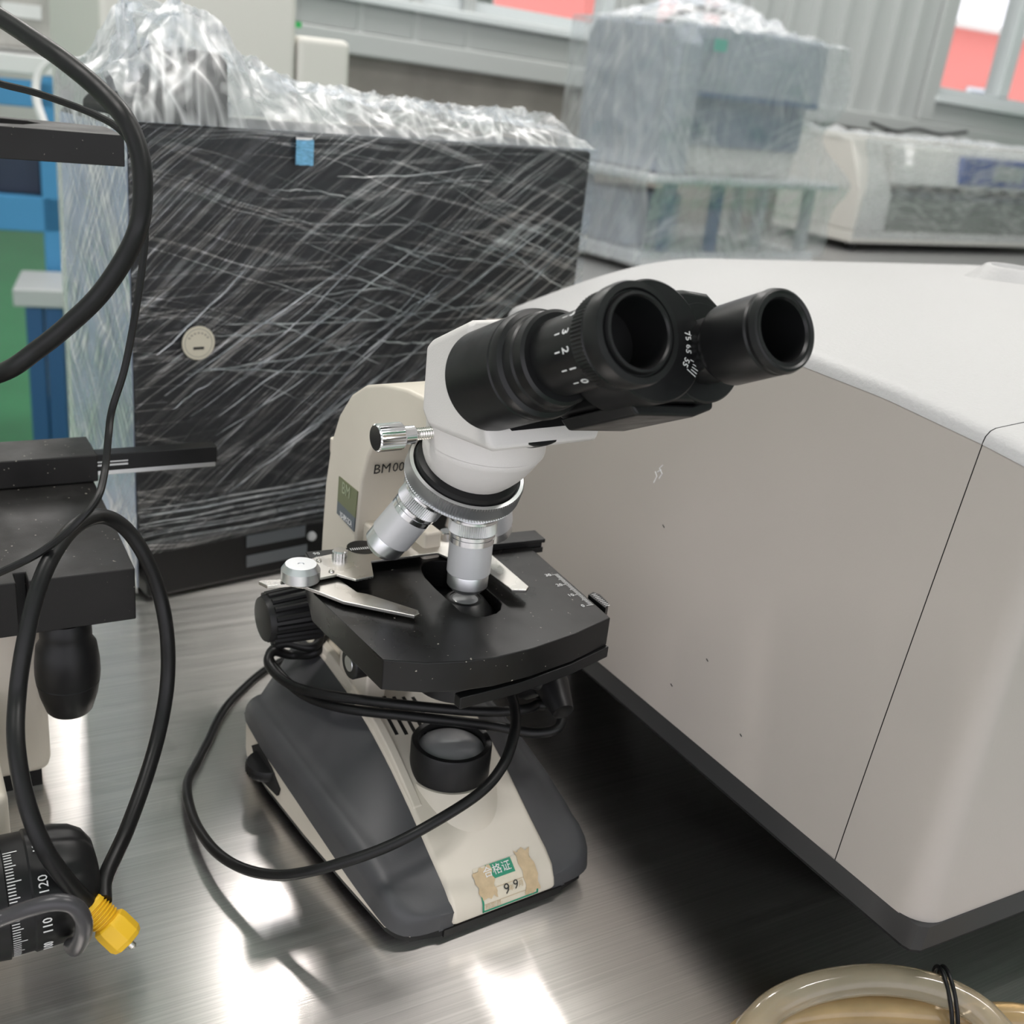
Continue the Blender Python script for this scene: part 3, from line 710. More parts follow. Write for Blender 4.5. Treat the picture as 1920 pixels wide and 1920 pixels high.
# left eyepiece tube with dioptre scale
el = obj('left_eyepiece', B().lathe([(0.0165, -0.0530), (0.0168, -0.0525), (0.0168, -0.0215), (0.0176, -0.0205), (0.0198, -0.0185), (0.0204, -0.0175), (0.0204, -0.0110), (0.0196, -0.0105), (0.0200, -0.0098), (0.0210, -0.0085), (0.0212, -0.0030), (0.0205, -0.0004), (0.0178, 0.0), (0.0172, -0.0012), (0.0166, -0.0012), (0.0160, 0.0012), (0.0148, 0.0014), (0.0142, 0.0004), (0.0141, -0.012), (0.0141, -0.030)], EP(0, 0, YL), eu, seg=150, knurl=(0.025, (5, 6)), cap1=False), M['black_satin'], mic, smooth=28)
obj('eye_lens', B().lathe([(0.0142, -0.030), (0.010, -0.0285), (0.001, -0.028)], EP(0, 0, YL), eu, seg=40), M['black_matte'], el)
for s, ang in (('4', 128), ('3', 158), ('2', 184), ('1', 211), ('0', 236)):
    a = R(ang); rd = Vector((0, 1, 0)) * math.cos(a) + ev * math.sin(a); tg = -Vector((0, 1, 0)) * math.sin(a) + ev * math.cos(a)
    c = EP(-0.0265, 0, YL) + rd * 0.01705
    text('dioptre_number', s, 0.0062, M['white_ink'], el, c, tg, eu)
    bb = B(); p = EP(-0.0340, 0, YL) + rd * 0.01695
    bb.add([p - tg * 0.0003, p - tg * 0.0003 + eu * 0.0035, p + tg * 0.0003 + eu * 0.0035, p + tg * 0.0003], [(0, 1, 2, 3)])
    obj('dioptre_tick', bb, M['white_ink'], el, smooth=0, fix=False)
# right eyepiece, plain
RA = 0.0195
obj('right_tube_flange', B().lathe([(0.0225, -0.072), (0.0225, -0.049), (0.0218, -0.0482)], EP(RA, -0.005, YR), eu, seg=72), M['black_satin'], mic, smooth=30)
er = obj('right_eyepiece', B().lathe([(0.0142, -0.066), (0.0145, -0.0520), (0.0145, -0.0365), (0.0150, -0.036), (0.0172, -0.0325), (0.0176, -0.031), (0.0176, -0.0065), (0.0170, -0.0055), (0.0175, -0.0045), (0.0178, -0.0030), (0.0170, -0.0004), (0.0160, 0.0), (0.0150, -0.0006), (0.0136, -0.0004), (0.0129, -0.0016), (0.0128, -0.014), (0.0126, -0.030)], EP(RA, -0.005, YR), eu, seg=80, cap1=False), M['black_satin'], mic, smooth=28)
obj('eye_lens', B().lathe([(0.0127, -0.030), (0.009, -0.0285), (0.001, -0.028)], EP(RA, -0.005, YR), eu, seg=40), M['black_matte'], er)

# --- stage ----------------------------------------------------------------
SZ = 0.175
def S2(px, py, z=SZ):
    p = ML(px, py, z=z); return (p.x, p.y)
arc = [S2(*p) for p in ((719, 1237), (800, 1243), (870, 1240), (930, 1232), (1000, 1215), (1080, 1188), (1145, 1158))]
out = arc + [S2(996, 1027), (S2(996, 1027)[0] - 0.012, S2(996, 1027)[1] - 0.003), (S2(996, 1027)[0] - 0.020, 0.03), (-0.150, -0.03), (-0.150, -0.060), S2(587, 1112)]
sl = [S2(*p) for p in ((791, 1070), (790, 1062), (797, 1055), (812, 1051), (835, 1051), (858, 1060), (905, 1098), (932, 1121), (940, 1132), (938, 1142), (930, 1149), (910, 1155), (891, 1155), (865, 1147), (820, 1106), (798, 1083))]
stage = obj('stage_plate', B().prism(out, SZ - 0.0175, SZ, holes=[sl]), M['stage'], mic, bevel=0.0008)
# condenser below the slot
CX, CY = OX - 0.002, OY + 0.001
cond = obj('condenser', B().lathe([(0.026, -0.055), (0.026, -0.020), (0.0235, -0.018), (0.0175, -0.0095), (0.0110, -0.0015), (0.0100, -0.0010), (0.0090, -0.0010), (0.0088, -0.0016)], (CX, CY, SZ), seg=56), M['black_satin'], mic)
obj('condenser_lens', B().lathe([(0.0086, -0.0019), (0.006, -0.0013), (0.001, -0.0011)], (CX, CY, SZ), seg=36), M['lens_dim'], cond)
obj('condenser_lever', B().lathe([(0.0045, 0), (0.0045, 0.018), (0.006, 0.019), (0.006, 0.028)], (CX + 0.018, CY + 0.014, 0.133), (0.35, 0.9, -0.25), seg=20), M['black'], cond)
obj('stage_bracket', B().box(-0.160, -0.100, -0.024, 0.028, 0.128, SZ - 0.0174), M['black_satin'], mic, bevel=0.002)
# filter arm hanging under the front of the stage
fb = B()
fpts = [((-0.0045, -0.036), 0.1470), ((-0.0035, 0.0), 0.1482), ((-0.0065, 0.035), 0.1495), ((-0.0125, 0.066), 0.1510)]
rw = [[Vector((x, y, z)), Vector((x - 0.006, y, z)), Vector((x - 0.006, y, z + 0.0068)), Vector((x, y, z + 0.0068))] for (x, y), z in fpts]
fb.loft(rw)
obj('filter_arm', fb, M['black_satin'], mic, bevel=0.0006)
# round screw under the left of the stage
sc_ = obj('stage_clamp_screw', B().lathe([(0.0095, 0), (0.0098, 0.001), (0.0098, 0.010), (0.009, 0.011)], (-0.108, -0.037, 0.1215), (0, -1, 0), seg=40), M['black_satin'], mic)
obj('screw_slot', B().lathe([(0.005, 0.0108), (0.0048, 0.0114)], (-0.108, -0.037, 0.1215), (0, -1, 0), seg=24), M['alu'], sc_)
obj('screw_post', B().box(-0.158, -0.118, -0.030, -0.016, 0.085, 0.138), M['cream'], mic, bevel=0.002)
# focus knobs on the left flank
KX, KZ = -0.161, 0.131
fk = obj('coarse_focus_wheel', B().lathe([(0.0185, 0.018), (0.0198, 0.0195), (0.0198, 0.032), (0.0185, 0.0335)], (KX, 0, KZ), (0, -1, 0), seg=72, knurl=(0.03, (1, 2))), M['black'], mic, smooth=25)
obj('scale_ring', B().lathe([(0.0172, 0.033), (0.0174, 0.0335), (0.0174, 0.0405), (0.0168, 0.041)], (KX, 0, KZ), (0, -1, 0), seg=120, knurl=(0.02, (1, 2))), M['black_satin'], fk, smooth=20)
fine = obj('fine_focus_knob', B().lathe([(0.0168, 0.041), (0.0169, 0.0415), (0.0146, 0.078), (0.0136, 0.0805), (0.010, 0.081)], (KX, 0, KZ), (0, -1, 0), seg=72), M['black'], mic, smooth=30)
for k in range(16):
    a = 2 * math.pi * k / 16
    dr = Vector((math.cos(a), 0, math.sin(a))); p0_ = Vector((KX, -0.046, KZ)) + dr * 0.0164; p1_ = Vector((KX, -0.077, KZ)) + dr * 0.0146
    obj('grip_rib', B().tube([p0_, p1_], 0.0020, seg=8), M['black'], fine)
obj('focus_axle', B().lathe([(0.008, 0), (0.008, 0.02)], (KX, 0, KZ), (0, -1, 0), seg=24), M['black'], fk)
# --- specimen holder ------------------------------------------------------
HZ = SZ + 0.0056
def c3(l, z): return [S2(480 + x * .1979, 960 + y * .1979, z) for x, y in l]
def c5b(l, z): return [S2(780 + x * .1979, 980 + y * .1979, z) for x, y in l]
plate_px = [(250, 590), (300, 640), (440, 660), (770, 590), (850, 612), (945, 640), (1115, 605), (1090, 465), (1720, 385)]
pl = c3(plate_px, HZ + 0.0015)
pl += c5b([(290, 320), (600, 400), (905, 635), (1045, 640), (1070, 605), (640, 235), (480, 90), (300, 112), (160, 140), (0, 172)], HZ + 0.0015)
pl += c3([(1300, 320), (1060, 395), (940, 375), (890, 362), (700, 400), (560, 430), (330, 500)], HZ + 0.0015)
hold = obj('specimen_holder', B().prism(pl, HZ, HZ + 0.0016), M['nickel'], mic, bevel=0.0004)
lev = [(20, 660), (110, 705), (330, 684), (460, 706), (830, 850), (1500, 985), (1550, 965), (1535, 932), (1060, 780), (960, 762), (870, 700), (790, 640), (560, 560), (380, 600), (240, 640), (50, 648)]
obj('spring_clip_lever', B().prism(c3(lev, SZ + 0.0035), SZ + 0.0018, SZ + 0.0038), M['nickel'], hold, bevel=0.0004)
kx, ky = S2(480 + 425 * .1979, 960 + 520 * .1979, HZ + 0.007)
obj('clip_pivot_knob', B().lathe([(0.0104, -0.0035), (0.0108, -0.003), (0.0108, 0.0028), (0.0086, 0.0060), (0.0018, 0.0060), (0.0016, 0.0054)], (kx, ky, HZ + 0.003), seg=48), M['alu'], hold, smooth=30)
for px, py in ((595, 458), (715, 562)):
    x, y = S2(480 + px * .1979, 960 + py * .1979, HZ + 0.002)
    obj('rivet', B().lathe([(0.0017, 0), (0.0015, 0.0008), (0.0008, 0.0012)], (x, y, HZ + 0.0016), seg=16), M['nickel'], hold)
for (px, py) in ((480 + 795 * .1979, 960 + 385 * .1979), (837, 1000)):
    x, y = S2(px, py, HZ + 0.004)
    obj('thumb_nut', B().lathe([(0.0042, 0), (0.0046, 0.0006), (0.0046, 0.0040), (0.0038, 0.0049)], (x, y, HZ + 0.001), seg=36, knurl=(0.05, (1, 2))), M['chrome'], hold, smooth=20)
# cross rail behind the plate with its scale
ra = S2(545, 1048, SZ + 0.012); rb_ = S2(690, 1011, SZ + 0.012); rc = S2(1003, 994, SZ + 0.012); rd_ = S2(1021, 1009, SZ + 0.012); re = S2(606, 1052, SZ + 0.012)
p_far0 = Vector((*S2(572, 1035, SZ + 0.005), 0)); p_far1 = Vector((*S2(1003, 994, SZ + 0.005), 0))
ax = (p_far1 - p_far0).normalized(); nx = Vector((-ax.y, ax.x, 0)); nx = nx if nx.x > 0 else -nx
def rail(w0, w1, l0, l1, z0, z1):
    ps = [p_far0 + ax * l0 + nx * w0, p_far1 + ax * l1 + nx * w0, p_far1 + ax * l1 + nx * w1, p_far0 + ax * l0 + nx * w1]
    return B().prism([(p.x, p.y) for p in ps], z0, z1)
rl = obj('cross_rail', rail(0.0, 0.0150, 0, 0, SZ + 0.0026, SZ + 0.0052), M['black_satin'], mic, bevel=0.0005)
obj('rail_core', rail(0.002, 0.0125, 0, -0.001, SZ - 0.0008, SZ + 0.0026), M['black'], rl)
obj('rail_foot', rail(0.0, 0.0140, 0, -0.0005, SZ - 0.0045, SZ - 0.0008), M['black_satin'], rl, bevel=0.0004)
for k in range(26):
    p = p_far0 + ax * (0.004 + 0.0011 * k) + nx * 0.0085; ln = 0.0052 if k % 5 == 0 else 0.0036
    bb = B(); zt = SZ + 0.0054
    bb.add([Vector((q.x, q.y, zt)) for q in (p, p + ax * 0.0004, p + ax * 0.0004 + nx * ln, p + nx * ln)], [(0, 1, 2, 3)])
    obj('rail_tick', bb, M['white_ink'], rl, smooth=0, fix=False)
for k, s in ((0, '90'), (18, '100')):
    p = p_far0 + ax * (0.0055 + 0.0011 * k) + nx * 0.0045
    text('rail_number', s, 0.0042, M['white_ink'], rl, (p.x, p.y, SZ + 0.0054), ax, -nx)
# vernier disc on the plate, next to the thumb nut
vx, vy = S2(686, 1030, HZ + 0.002)
vd = obj('vernier_plate', B().lathe([(0.0095, 0), (0.0095, 0.0004)], (vx - 0.004, vy, HZ + 0.0014), seg=40), M['black_satin'], hold)
for k in range(14):
    p = Vector((vx - 0.0035, vy, 0)) + ax * (-0.0085 + 0.0013 * k); zt = HZ + 0.0020
    bb = B(); bb.add([Vector((q.x, q.y, zt)) for q in (p, p + ax * 0.0006, p + ax * 0.0006 + nx * 0.003, p + nx * 0.003)], [(0, 1, 2, 3)])
    obj('vernier_tick', bb, M['white_ink'], vd, smooth=0, fix=False)
# depth scale printed along the right edge of the stage
q0 = Vector((*S2(1046, 1077), 0)); q1 = Vector((*S2(1112, 1134), 0)); qa = (q1 - q0).normalized(); qn = Vector((-qa.y, qa.x, 0)); qn = qn if qn.y < 0 else -qn
ln_ = (q1 - q0).length
for k in range(31):
    p = q0 + qa * (ln_ * k / 30); l_ = 0.0045 if k % 10 == 0 else (0.0036 if k % 5 == 0 else 0.0027)
    bb = B(); bb.add([Vector((q.x, q.y, SZ + 0.0003)) for q in (p, p + qa * 0.00045, p + qa * 0.00045 + qn * l_, p + qn * l_)], [(0, 1, 2, 3)])
    obj('stage_tick', bb, M['white_ink'], stage, smooth=0, fix=False)
for k, s in ((0, '30'), (10, '20'), (20, '10'), (30, '0')):
    p = q0 + qa * (ln_ * k / 30) + qn * 0.0068
    text('stage_number', s, 0.0042, M['white_ink'], stage, (p.x, p.y, SZ + 0.0003), -qn, qa * -1)
vv = [S2(*p) for p in ((1103, 1112), (1112, 1107), (1126, 1112), (1141, 1127), (1141, 1133), (1136, 1138))]
vp = obj('side_vernier', B().prism(vv, SZ - 0.010, SZ - 0.0008), M['black_satin'], mic, bevel=0.0005)
for k in range(9):
    p = Vector((*S2(1109, 1113), 0)) .lerp(Vector((*S2(1135, 1134), 0)), k / 8)
    bb = B(); bb.add([Vector((q.x, q.y, SZ - 0.0005)) for q in (p, p + qa * 0.0005, p + qa * 0.0005 - qn * 0.003, p - qn * 0.003)], [(0, 1, 2, 3)])
    obj('vernier_tick', bb, M['white_ink'], vp, smooth=0, fix=False)

# ================================================================ microscope power cord
def lw(p): return MF.to(p)
cp = [ML(1056, 1338, z=0.090), ML(1044, 1366, z=0.084), ML(1000, 1374, z=0.082), ML(930, 1362, z=0.084), ML(850, 1352, z=0.089), ML(770, 1343, z=0.090), ML(640, 1327, z=0.084), ML(565, 1300, z=0.078), ML(515, 1252, y=-0.062), ML(506, 1226, y=-0.060), ML(535, 1206, y=-0.052), ML(595, 1208, y=-0.034)]
cp += [Vector(p) for p in ((-0.222, -0.010, 0.104), (-0.222, 0.030, 0.102), (-0.190, 0.052, 0.098), (-0.140, 0.060, 0.098))]
cp += [ML(1016, 1308, z=0.094), ML(1005, 1322, z=0.094), ML(975, 1331, z=0.095), ML(900, 1334, z=0.096), ML(760, 1322, z=0.097), ML(620, 1304, z=0.090), ML(545, 1284, z=0.082), ML(505, 1248, y=-0.066), ML(512, 1222, y=-0.060), ML(550, 1228, y=-0.046), ML(600, 1216, y=-0.032)]
cp += [Vector(p) for p in ((-0.226, -0.004, 0.096), (-0.224, 0.034, 0.092), (-0.190, 0.058, 0.090), (-0.130, 0.050, 0.105))]
cp += [ML(945, 1280, z=0.112), ML(966, 1335, z=0.106), ML(962, 1385, z=0.100), ML(940, 1440, z=0.090), ML(895, 1490, z=0.082), ML(800, 1550, z=0.070), ML(720, 1590, z=0.058)]
cp += [lw(at(*p)) for p in ((640, 1618, 0.047), (570, 1636, 0.036), (515, 1641, 0.027), (455, 1628, 0.020), (405, 1597, 0.015), (370, 1550, 0.011), (353, 1500, 0.008), (352, 1465, 0.006), (368, 1432, 0.005), (390, 1390, 0.0045), (412, 1345, 0.004), (440, 1308, 0.004), (500, 1255, 0.004), (575, 1220, 0.004))]
cord = obj('power_cord', B().tube(spline(cp, 8), 0.0031, 12), M['rubber'], mic)
cord['label'] = 'black power cord wound round the column'
pA = ML(985, 1275, y=0.062); pB = ML(1030, 1275, y=0.062); pC = ML(1056, 1335, y=0.058)
obj('plug_body', B().tube(spline([pA, pA.lerp(pB, 0.6) + Vector((0, 0, 0.003)), pB, pB.lerp(pC, 0.5), pC], 6), lambda t: 0.0125 - 0.006 * t ** 2, 14), M['black'], cord)
obj('strain_relief', B().tube([pB.lerp(pC, 0.7), pC], 0.0065, 12), M['black_matte'], cord)

# ================================================================ beige machine on the right
KX_ = Vector((0.227, 0.439, 0)); KA = 30.15
mach = thing('bench_analyser', 'large beige bench machine with grained white lid beside the microscope', 'machine', KX_, R(KA))
MB0, MB1 = 0.078, 0.53
def m_ridge(y): return lerp_table([(0, .314), (.057, .3195), (.12, .323), (.2, .323), (.3, .313), (.42, .291), (.53, .270)], y)
def m_x0(y): return -0.003 - 0.048 * min(y, 0.36)
def m_x1(y): return 0.021
def sst(t): t = max(0, min(1, t)); return t * t * (3 - 2 * t)
def m_roof(x, y):
    t = max(0.0, min(1.0, (x - 0.021) / 0.20))
    return m_ridge(y) + lerp_table([(0, .010), (.15, .018), (.3, .030), (.42, .042), (.53, .046)], y) * math.sin(math.pi / 2 * t)
MW = 0.56
def edge_round(d, r=0.007):
    if d >= r: return 0.0
    return r - math.sqrt(max(0, r * r - (r - d) ** 2))
def side_wall(ya, yb, n):
    return B().grid(lambda u, v: Vector((m_x0(ya + (yb - ya) * u) + (m_x1(0) - m_x0(ya + (yb - ya) * u)) * v ** 1.08, ya + (yb - ya) * u, MB0 + (m_ridge(ya + (yb - ya) * u) - 0.006 - MB0) * v)), n, 14)
def lid_grid(ya, yb, n, nx=46):
    def fn(u, v):
        x = 0.0205 + (MW - 0.0205) * u ** 1.6; y = ya + (yb - ya) * v
        d = x - 0.0205
        return Vector((x, y, m_roof(x, y) - edge_round(d)))
    return B().grid(fn, nx, n)
SEAM = 0.057
sp_ = obj('side_panel', side_wall(SEAM + 0.0003, MB1, 30), M['beige'], mach, fix=False, smooth=60)
obj('lid', lid_grid(SEAM + 0.0003, MB1, 40), M['beige_top'], mach, fix=False, smooth=60)
# front cover with rounded vertical corner
def fc_path():
    pts = [(0, SEAM - 0.0003), (0, 0.04), (0, 0.018)]
    for k in range(1, 9):
        a = k / 9 * math.pi / 2; pts.append((0.016 - 0.016 * math.cos(a), 0.016 - 0.016 * math.sin(a)))
    return pts + [(0.016, 0), (0.03, 0)] + [(0.03 + (MW - 0.03) * k / 16, 0) for k in range(1, 17)]
path = fc_path(); n = len(path) - 1
def fc(u, v):
    x, y = path[round(u * n)]
    zt = 0.314 - 0.006
    lean = (0.021 - m_x0(y)) * v ** 1.08; nxm = max(0, 1 - x / 0.03); nym = 1 - max(0, min(1, y / 0.05))
    top = m_roof(max(x, 0.0215), max(y, 0.010)) - (0.006 if x < 0.03 else 0.0068)
    return Vector((x + m_x0(y) * nxm - 0.003 * (1 - nxm) + lean * nxm, y + 0.010 * v * nym, MB0 + (top - MB0) * v))
obj('front_cover', B().grid(fc, n, 14), M['beige'], mach, fix=False, smooth=60)
def fct(u, v):
    x = 0.0205 + (MW - 0.0205) * u ** 1.6; y = 0.010 + (SEAM - 0.0003 - 0.010) * v
    cx = max(0, 0.009 - (x - 0.0205)); cy = max(0, 0.009 - (y - 0.010))
    if cx > 0 and cy > 0:
        r = math.hypot(cx, cy)
        if r > 0.009: x += cx * (1 - 0.009 / r); y += cy * (1 - 0.009 / r)
    return Vector((x, y, m_roof(x, y) - edge_round(x - 0.0205) - edge_round(y - 0.010) * (1 if x > 0.03 else 0.7)))
obj('front_cover_top', B().grid(fct, 46, 16), M['beige_top'], mach, fix=False, smooth=60)
obj('seam_backing', B().grid(lambda u, v: Vector((m_x0(SEAM) + (m_x1(0) - m_x0(SEAM)) * v ** 1.08 + 0.0012, SEAM - 0.004 + 0.008 * u, MB0 + (m_ridge(SEAM) - 0.004 - MB0) * v)), 2, 14), M['black_matte'], mach, fix=False)  # black strip added behind the side seam so no light shows through the gap
obj('seam_backing', B().grid(lambda u, v: Vector((0.0215 + (MW - 0.0215) * v ** 1.6, SEAM - 0.004 + 0.008 * u, m_roof(0.0215 + (MW - 0.0215) * v ** 1.6, SEAM) - 0.0012 - edge_round((MW - 0.0215) * v ** 1.6 + 0.001))), 2, 40), M['black_matte'], mach, fix=False)  # same added black strip, keeping the seam across the top dark
obj('rear_panel', B().box(0.0, MW, MB1 - 0.004, MB1, MB0, 0.262), M['beige'], mach)
obj('far_side_panel', B().box(MW - 0.004, MW, 0.0, MB1, MB0, 0.30), M['beige'], mach)
ol = [(m_x0(MB1) + 0.001, MB1), (m_x0(0.3) + 0.001, 0.3), (m_x0(0.06), 0.06), (-0.003, 0.006), (-0.0015, 0.002), (0.003, -0.0008), (0.05, -0.001), (MW, -0.001), (MW, MB1)]
def shrink(p, k): return Vector((p[0] + (k if p[0] < 0.3 else -k), p[1] + (k if p[1] < 0.2 else -k), 0))
b = B().loft([[Vector((x, y, MB0 + 0.0005)) for x, y in ol], [shrink(p, 0.0025) + Vector((0, 0, 0.0605)) for p in ol]], True, False)
obj('base_tray', b, M['tray_grey'], mach, smooth=20)
obj('underside', B().prism([tuple(shrink(p, 0.0035))[:2] for p in ol], 0.058, 0.0602), M['black_matte'], mach, smooth=0)
for x, y in ((0.10, 0.09), (0.46, 0.09), (0.10, 0.45), (0.46, 0.45)):
    obj('machine_foot', B().lathe([(0.022, 0), (0.026, 0.006), (0.026, 0.058)], (x, y, 0), seg=28), M['black_matte'], mach)
obj('lid_boss', B().lathe([(0.036, -0.004), (0.026, 0.004), (0.021, 0.009), (0.0195, 0.010), (0.016, 0.010), (0.014, 0.007)], (0.345, 0.312, m_roof(0.345, 0.312)), seg=40), M['beige_top'], mach)
obj('front_recess', B().prism([(0.045, 0.10), (0.20, 0.10), (0.20, 0.235), (0.045, 0.235)], -0.004, 0.004, fn=lambda a, c, h: Vector((a, 0.0065 + h * 0.6, c))), M['beige'], mach, bevel=0.003)

def mach_side(px, py):
    mf = Frame(KX_, KA); x = 0.0
    for _ in range(6):
        p = mf.hit(px, py, x=x)
        v = max(0, (p.z - MB0) / (m_ridge(p.y) - 0.006 - MB0)); x = m_x0(p.y) + (0.021 - m_x0(p.y)) * v ** 1.08
    return Vector((x - 0.0002, p.y, p.z))
for l in (((1226, 905), (1232, 893), (1229, 884)), ((1236, 897), (1242, 888), (1237, 878), (1243, 872)), ((1233, 885), (1240, 881))):
    obj('paint_scratch', B().tube([mach_side(*p) for p in l], 0.00035, 6), M['white_ink'], mach)
for px, py in ((1258, 1282), (1325, 1235), (1388, 1376), (1243, 984)):
    a_ = mach_side(px, py); obj('scuff_mark', B().tube([a_, mach_side(px + 3, py + 5)], 0.0003, 6), M['dark_ink'], mach)

# ================================================================ dark cabinet wrapped in stretch film
BX = thing('wrapped_cabinet', 'dark grey instrument cabinet wrapped in wrinkled clear stretch film behind the microscope', 'cabinet', (-0.3078, 0.8305, 0), R(41.2))
BFm = Frame((-0.3078, 0.8305, 0), 41.2)
BW, BD, BH = 0.462, 0.15, 0.389
obj('cabinet_body', B().box(0.0, BW, 0.001, BD, 0.0545, BH), M['box_dark'], BX, bevel=0.003)
bz = obj('lower_bezel', B().box(0.004, BW - 0.004, -0.006, BD, 0.004, 0.0545), M['black'], BX, bevel=0.004)
obj('left_side_sheet', B().box(-0.0016, 0.0, 0.004, BD - 0.002, 0.012, BH - 0.004), M['box_side'], BX, bevel=0.0005)
for x in (0.03, BW - 0.03):
    for y in (0.03, BD - 0.03):
        obj('cabinet_foot', B().lathe([(0.01, 0), (0.011, 0.005)], (x, y, 0), seg=16), M['black_matte'], BX)
obj('top_hood', B().prism([(0.004, BH), (0.004, 0.398), (0.050, 0.440), (0.060, 0.444), (0.080, 0.443), (0.087, 0.437), (0.088, BH)], 0.02, 0.11, fn=lambda a, c, h: Vector((a, h, c))), M['black'], BX, bevel=0.003)
def bf_(px, py, y=-0.0065): return BFm.hit(px, py, y=y)
for (a, c, col) in (((462, 1018), (572, 996), (0.10, 0.11, 0.12)), ((462, 1055), (575, 1030), (0.12, 0.13, 0.14))):
    p = bf_(*a); q = bf_(*c)
    obj('rating_plate', B().prism([(p.x, p.z - 0.0045), (q.x, p.z - 0.0045), (q.x, p.z + 0.0065), (p.x, p.z + 0.0065)], -0.0072, -0.0058, fn=lambda a_, c_, h: Vector((a_, h, c_))), mat('plate_grey_%d' % a[1], col, 0.35), bz, smooth=0)
p = bf_(584, 1005); obj('bezel_knob', B().lathe([(0.0045, 0.0), (0.004, 0.003), (0.002, 0.0035)], (p.x, -0.006, p.z), (0, -1, 0), seg=20), M['pale_steel'], bz)
# film: front, side and crumpled top
def wr(x, z, s=1.0):
    return (noise.noise((x * 9 + z * 16, z * 34 - x * 20, 0.3)) * 0.0016 + noise.noise((x * 14, z * 70, 4.3)) * 0.0007) * s
fm_front = film_mat('stretch_film_front', 0.035, ((34, 2.0, 70, 0.50), (40, 3, 140, 0.28), (-16, 1.8, 62, 0.36), (1, 3, 80, 0.36)), patch=6.0, width=0.028, diff=0.35, warp_amt=0.03, detail=2)
fm_side = film_mat('stretch_film_side', 0.22, ((58, 6, 120, 0.7), (-55, 6, 130, 0.7), (48, 10, 60, 0.5)), plane='yz', patch=12.0, width=0.06, diff=0.4)
fm_top = film_mat('crumpled_film', 0.20, ((10, 22, 70, 0.55), (70, 26, 60, 0.5), (-35, 20, 80, 0.5)), plane='xy', patch=16.0, width=0.08, diff=0.62, bumpstr=0.5, grough=0.42)
obj('film_front', B().grid(lambda u, v: Vector((-0.003 + (BW + 0.006) * u, -0.0045 - 0.003 * (1 - v) ** 6 + wr(u * BW, v * 0.35), 0.047 + (BH + 0.003 - 0.047) * v)), 150, 130), fm_front, BX, smooth=180, fix=False)
obj('film_side', B().grid(lambda u, v: Vector((-0.004 + wr(u * 0.2 + 3, v * 0.35, 1.3), -0.003 + (BD + 0.006) * u, 0.01 + (BH - 0.006) * v)), 50, 110), fm_side, BX, smooth=180, fix=False)
def top_h(x, y):
    bell = 0.060 * math.exp(-((x - 0.056) / 0.042) ** 2) + 0.018 * math.exp(-((x - 0.125) / 0.035) ** 2)
    mid = 0.014 + 0.010 * noise.noise((x * 9, y * 6, 2.2))
    edge = min(1, max(0, (y + 0.0045) / 0.030)) * min(1, max(0, (BD + 0.004 - y) / 0.02)) * min(1, max(0, (BW + 0.004 - x) / 0.012)) 
    r = (1 - abs(noise.noise((x * 17 + y * 9, y * 20, 0.7)))) ** 3 * 0.014 + (1 - abs(noise.noise((x * 46, y * 40 + x * 20, 3.7)))) ** 3 * 0.0055
    return (bell + mid + r - 0.004) * (edge ** 0.7) + 0.0022
def top_pt(u, v):
    x = -0.0045 + (BW + 0.009) * u; y = -0.0048 + (BD + 0.009) * v
    xo = 0.010 * noise.noise((x * 30, y * 30, 5.5))
    return Vector((x + xo * min(1, min(u, 1 - u) * 14), y + 0.008 * noise.noise((x * 33, y * 28, 8.8)) * min(1, min(v, 1 - v) * 8), BH + top_h(x, y)))
obj('film_top', B().grid(top_pt, 210, 80), fm_top, BX, smooth=25, fix=False)
# torn peaks of film standing up at the left
for k, (px, py, h) in enumerate(((232, 60, 0.05), (322, 60, 0.055), (270, 95, 0.035), (395, 140, 0.03), (1050, 255, 0.012))):
    q = BFm.hit(px, py + 30, y=0.06)
    def peak(u, v, q=q, h=h, k=k):
        wd = 0.020 * (1 - v) ** 0.8 + 0.0006
        return Vector((q.x + (u - 0.5) * wd * 2 + 0.006 * noise.noise((v * 5, k, u * 4)), 0.055 + 0.014 * math.sin(u * 7 + k) * (1 - v) + 0.006 * noise.noise((u * 6, v * 6, k)), q.z - 0.035 + (h + 0.02) * v + 0.004 * noise.noise((u * 8, v * 8, k + 3))))
    obj('film_peak', B().grid(peak, 14, 18), fm_top, BX, smooth=25, fix=False)
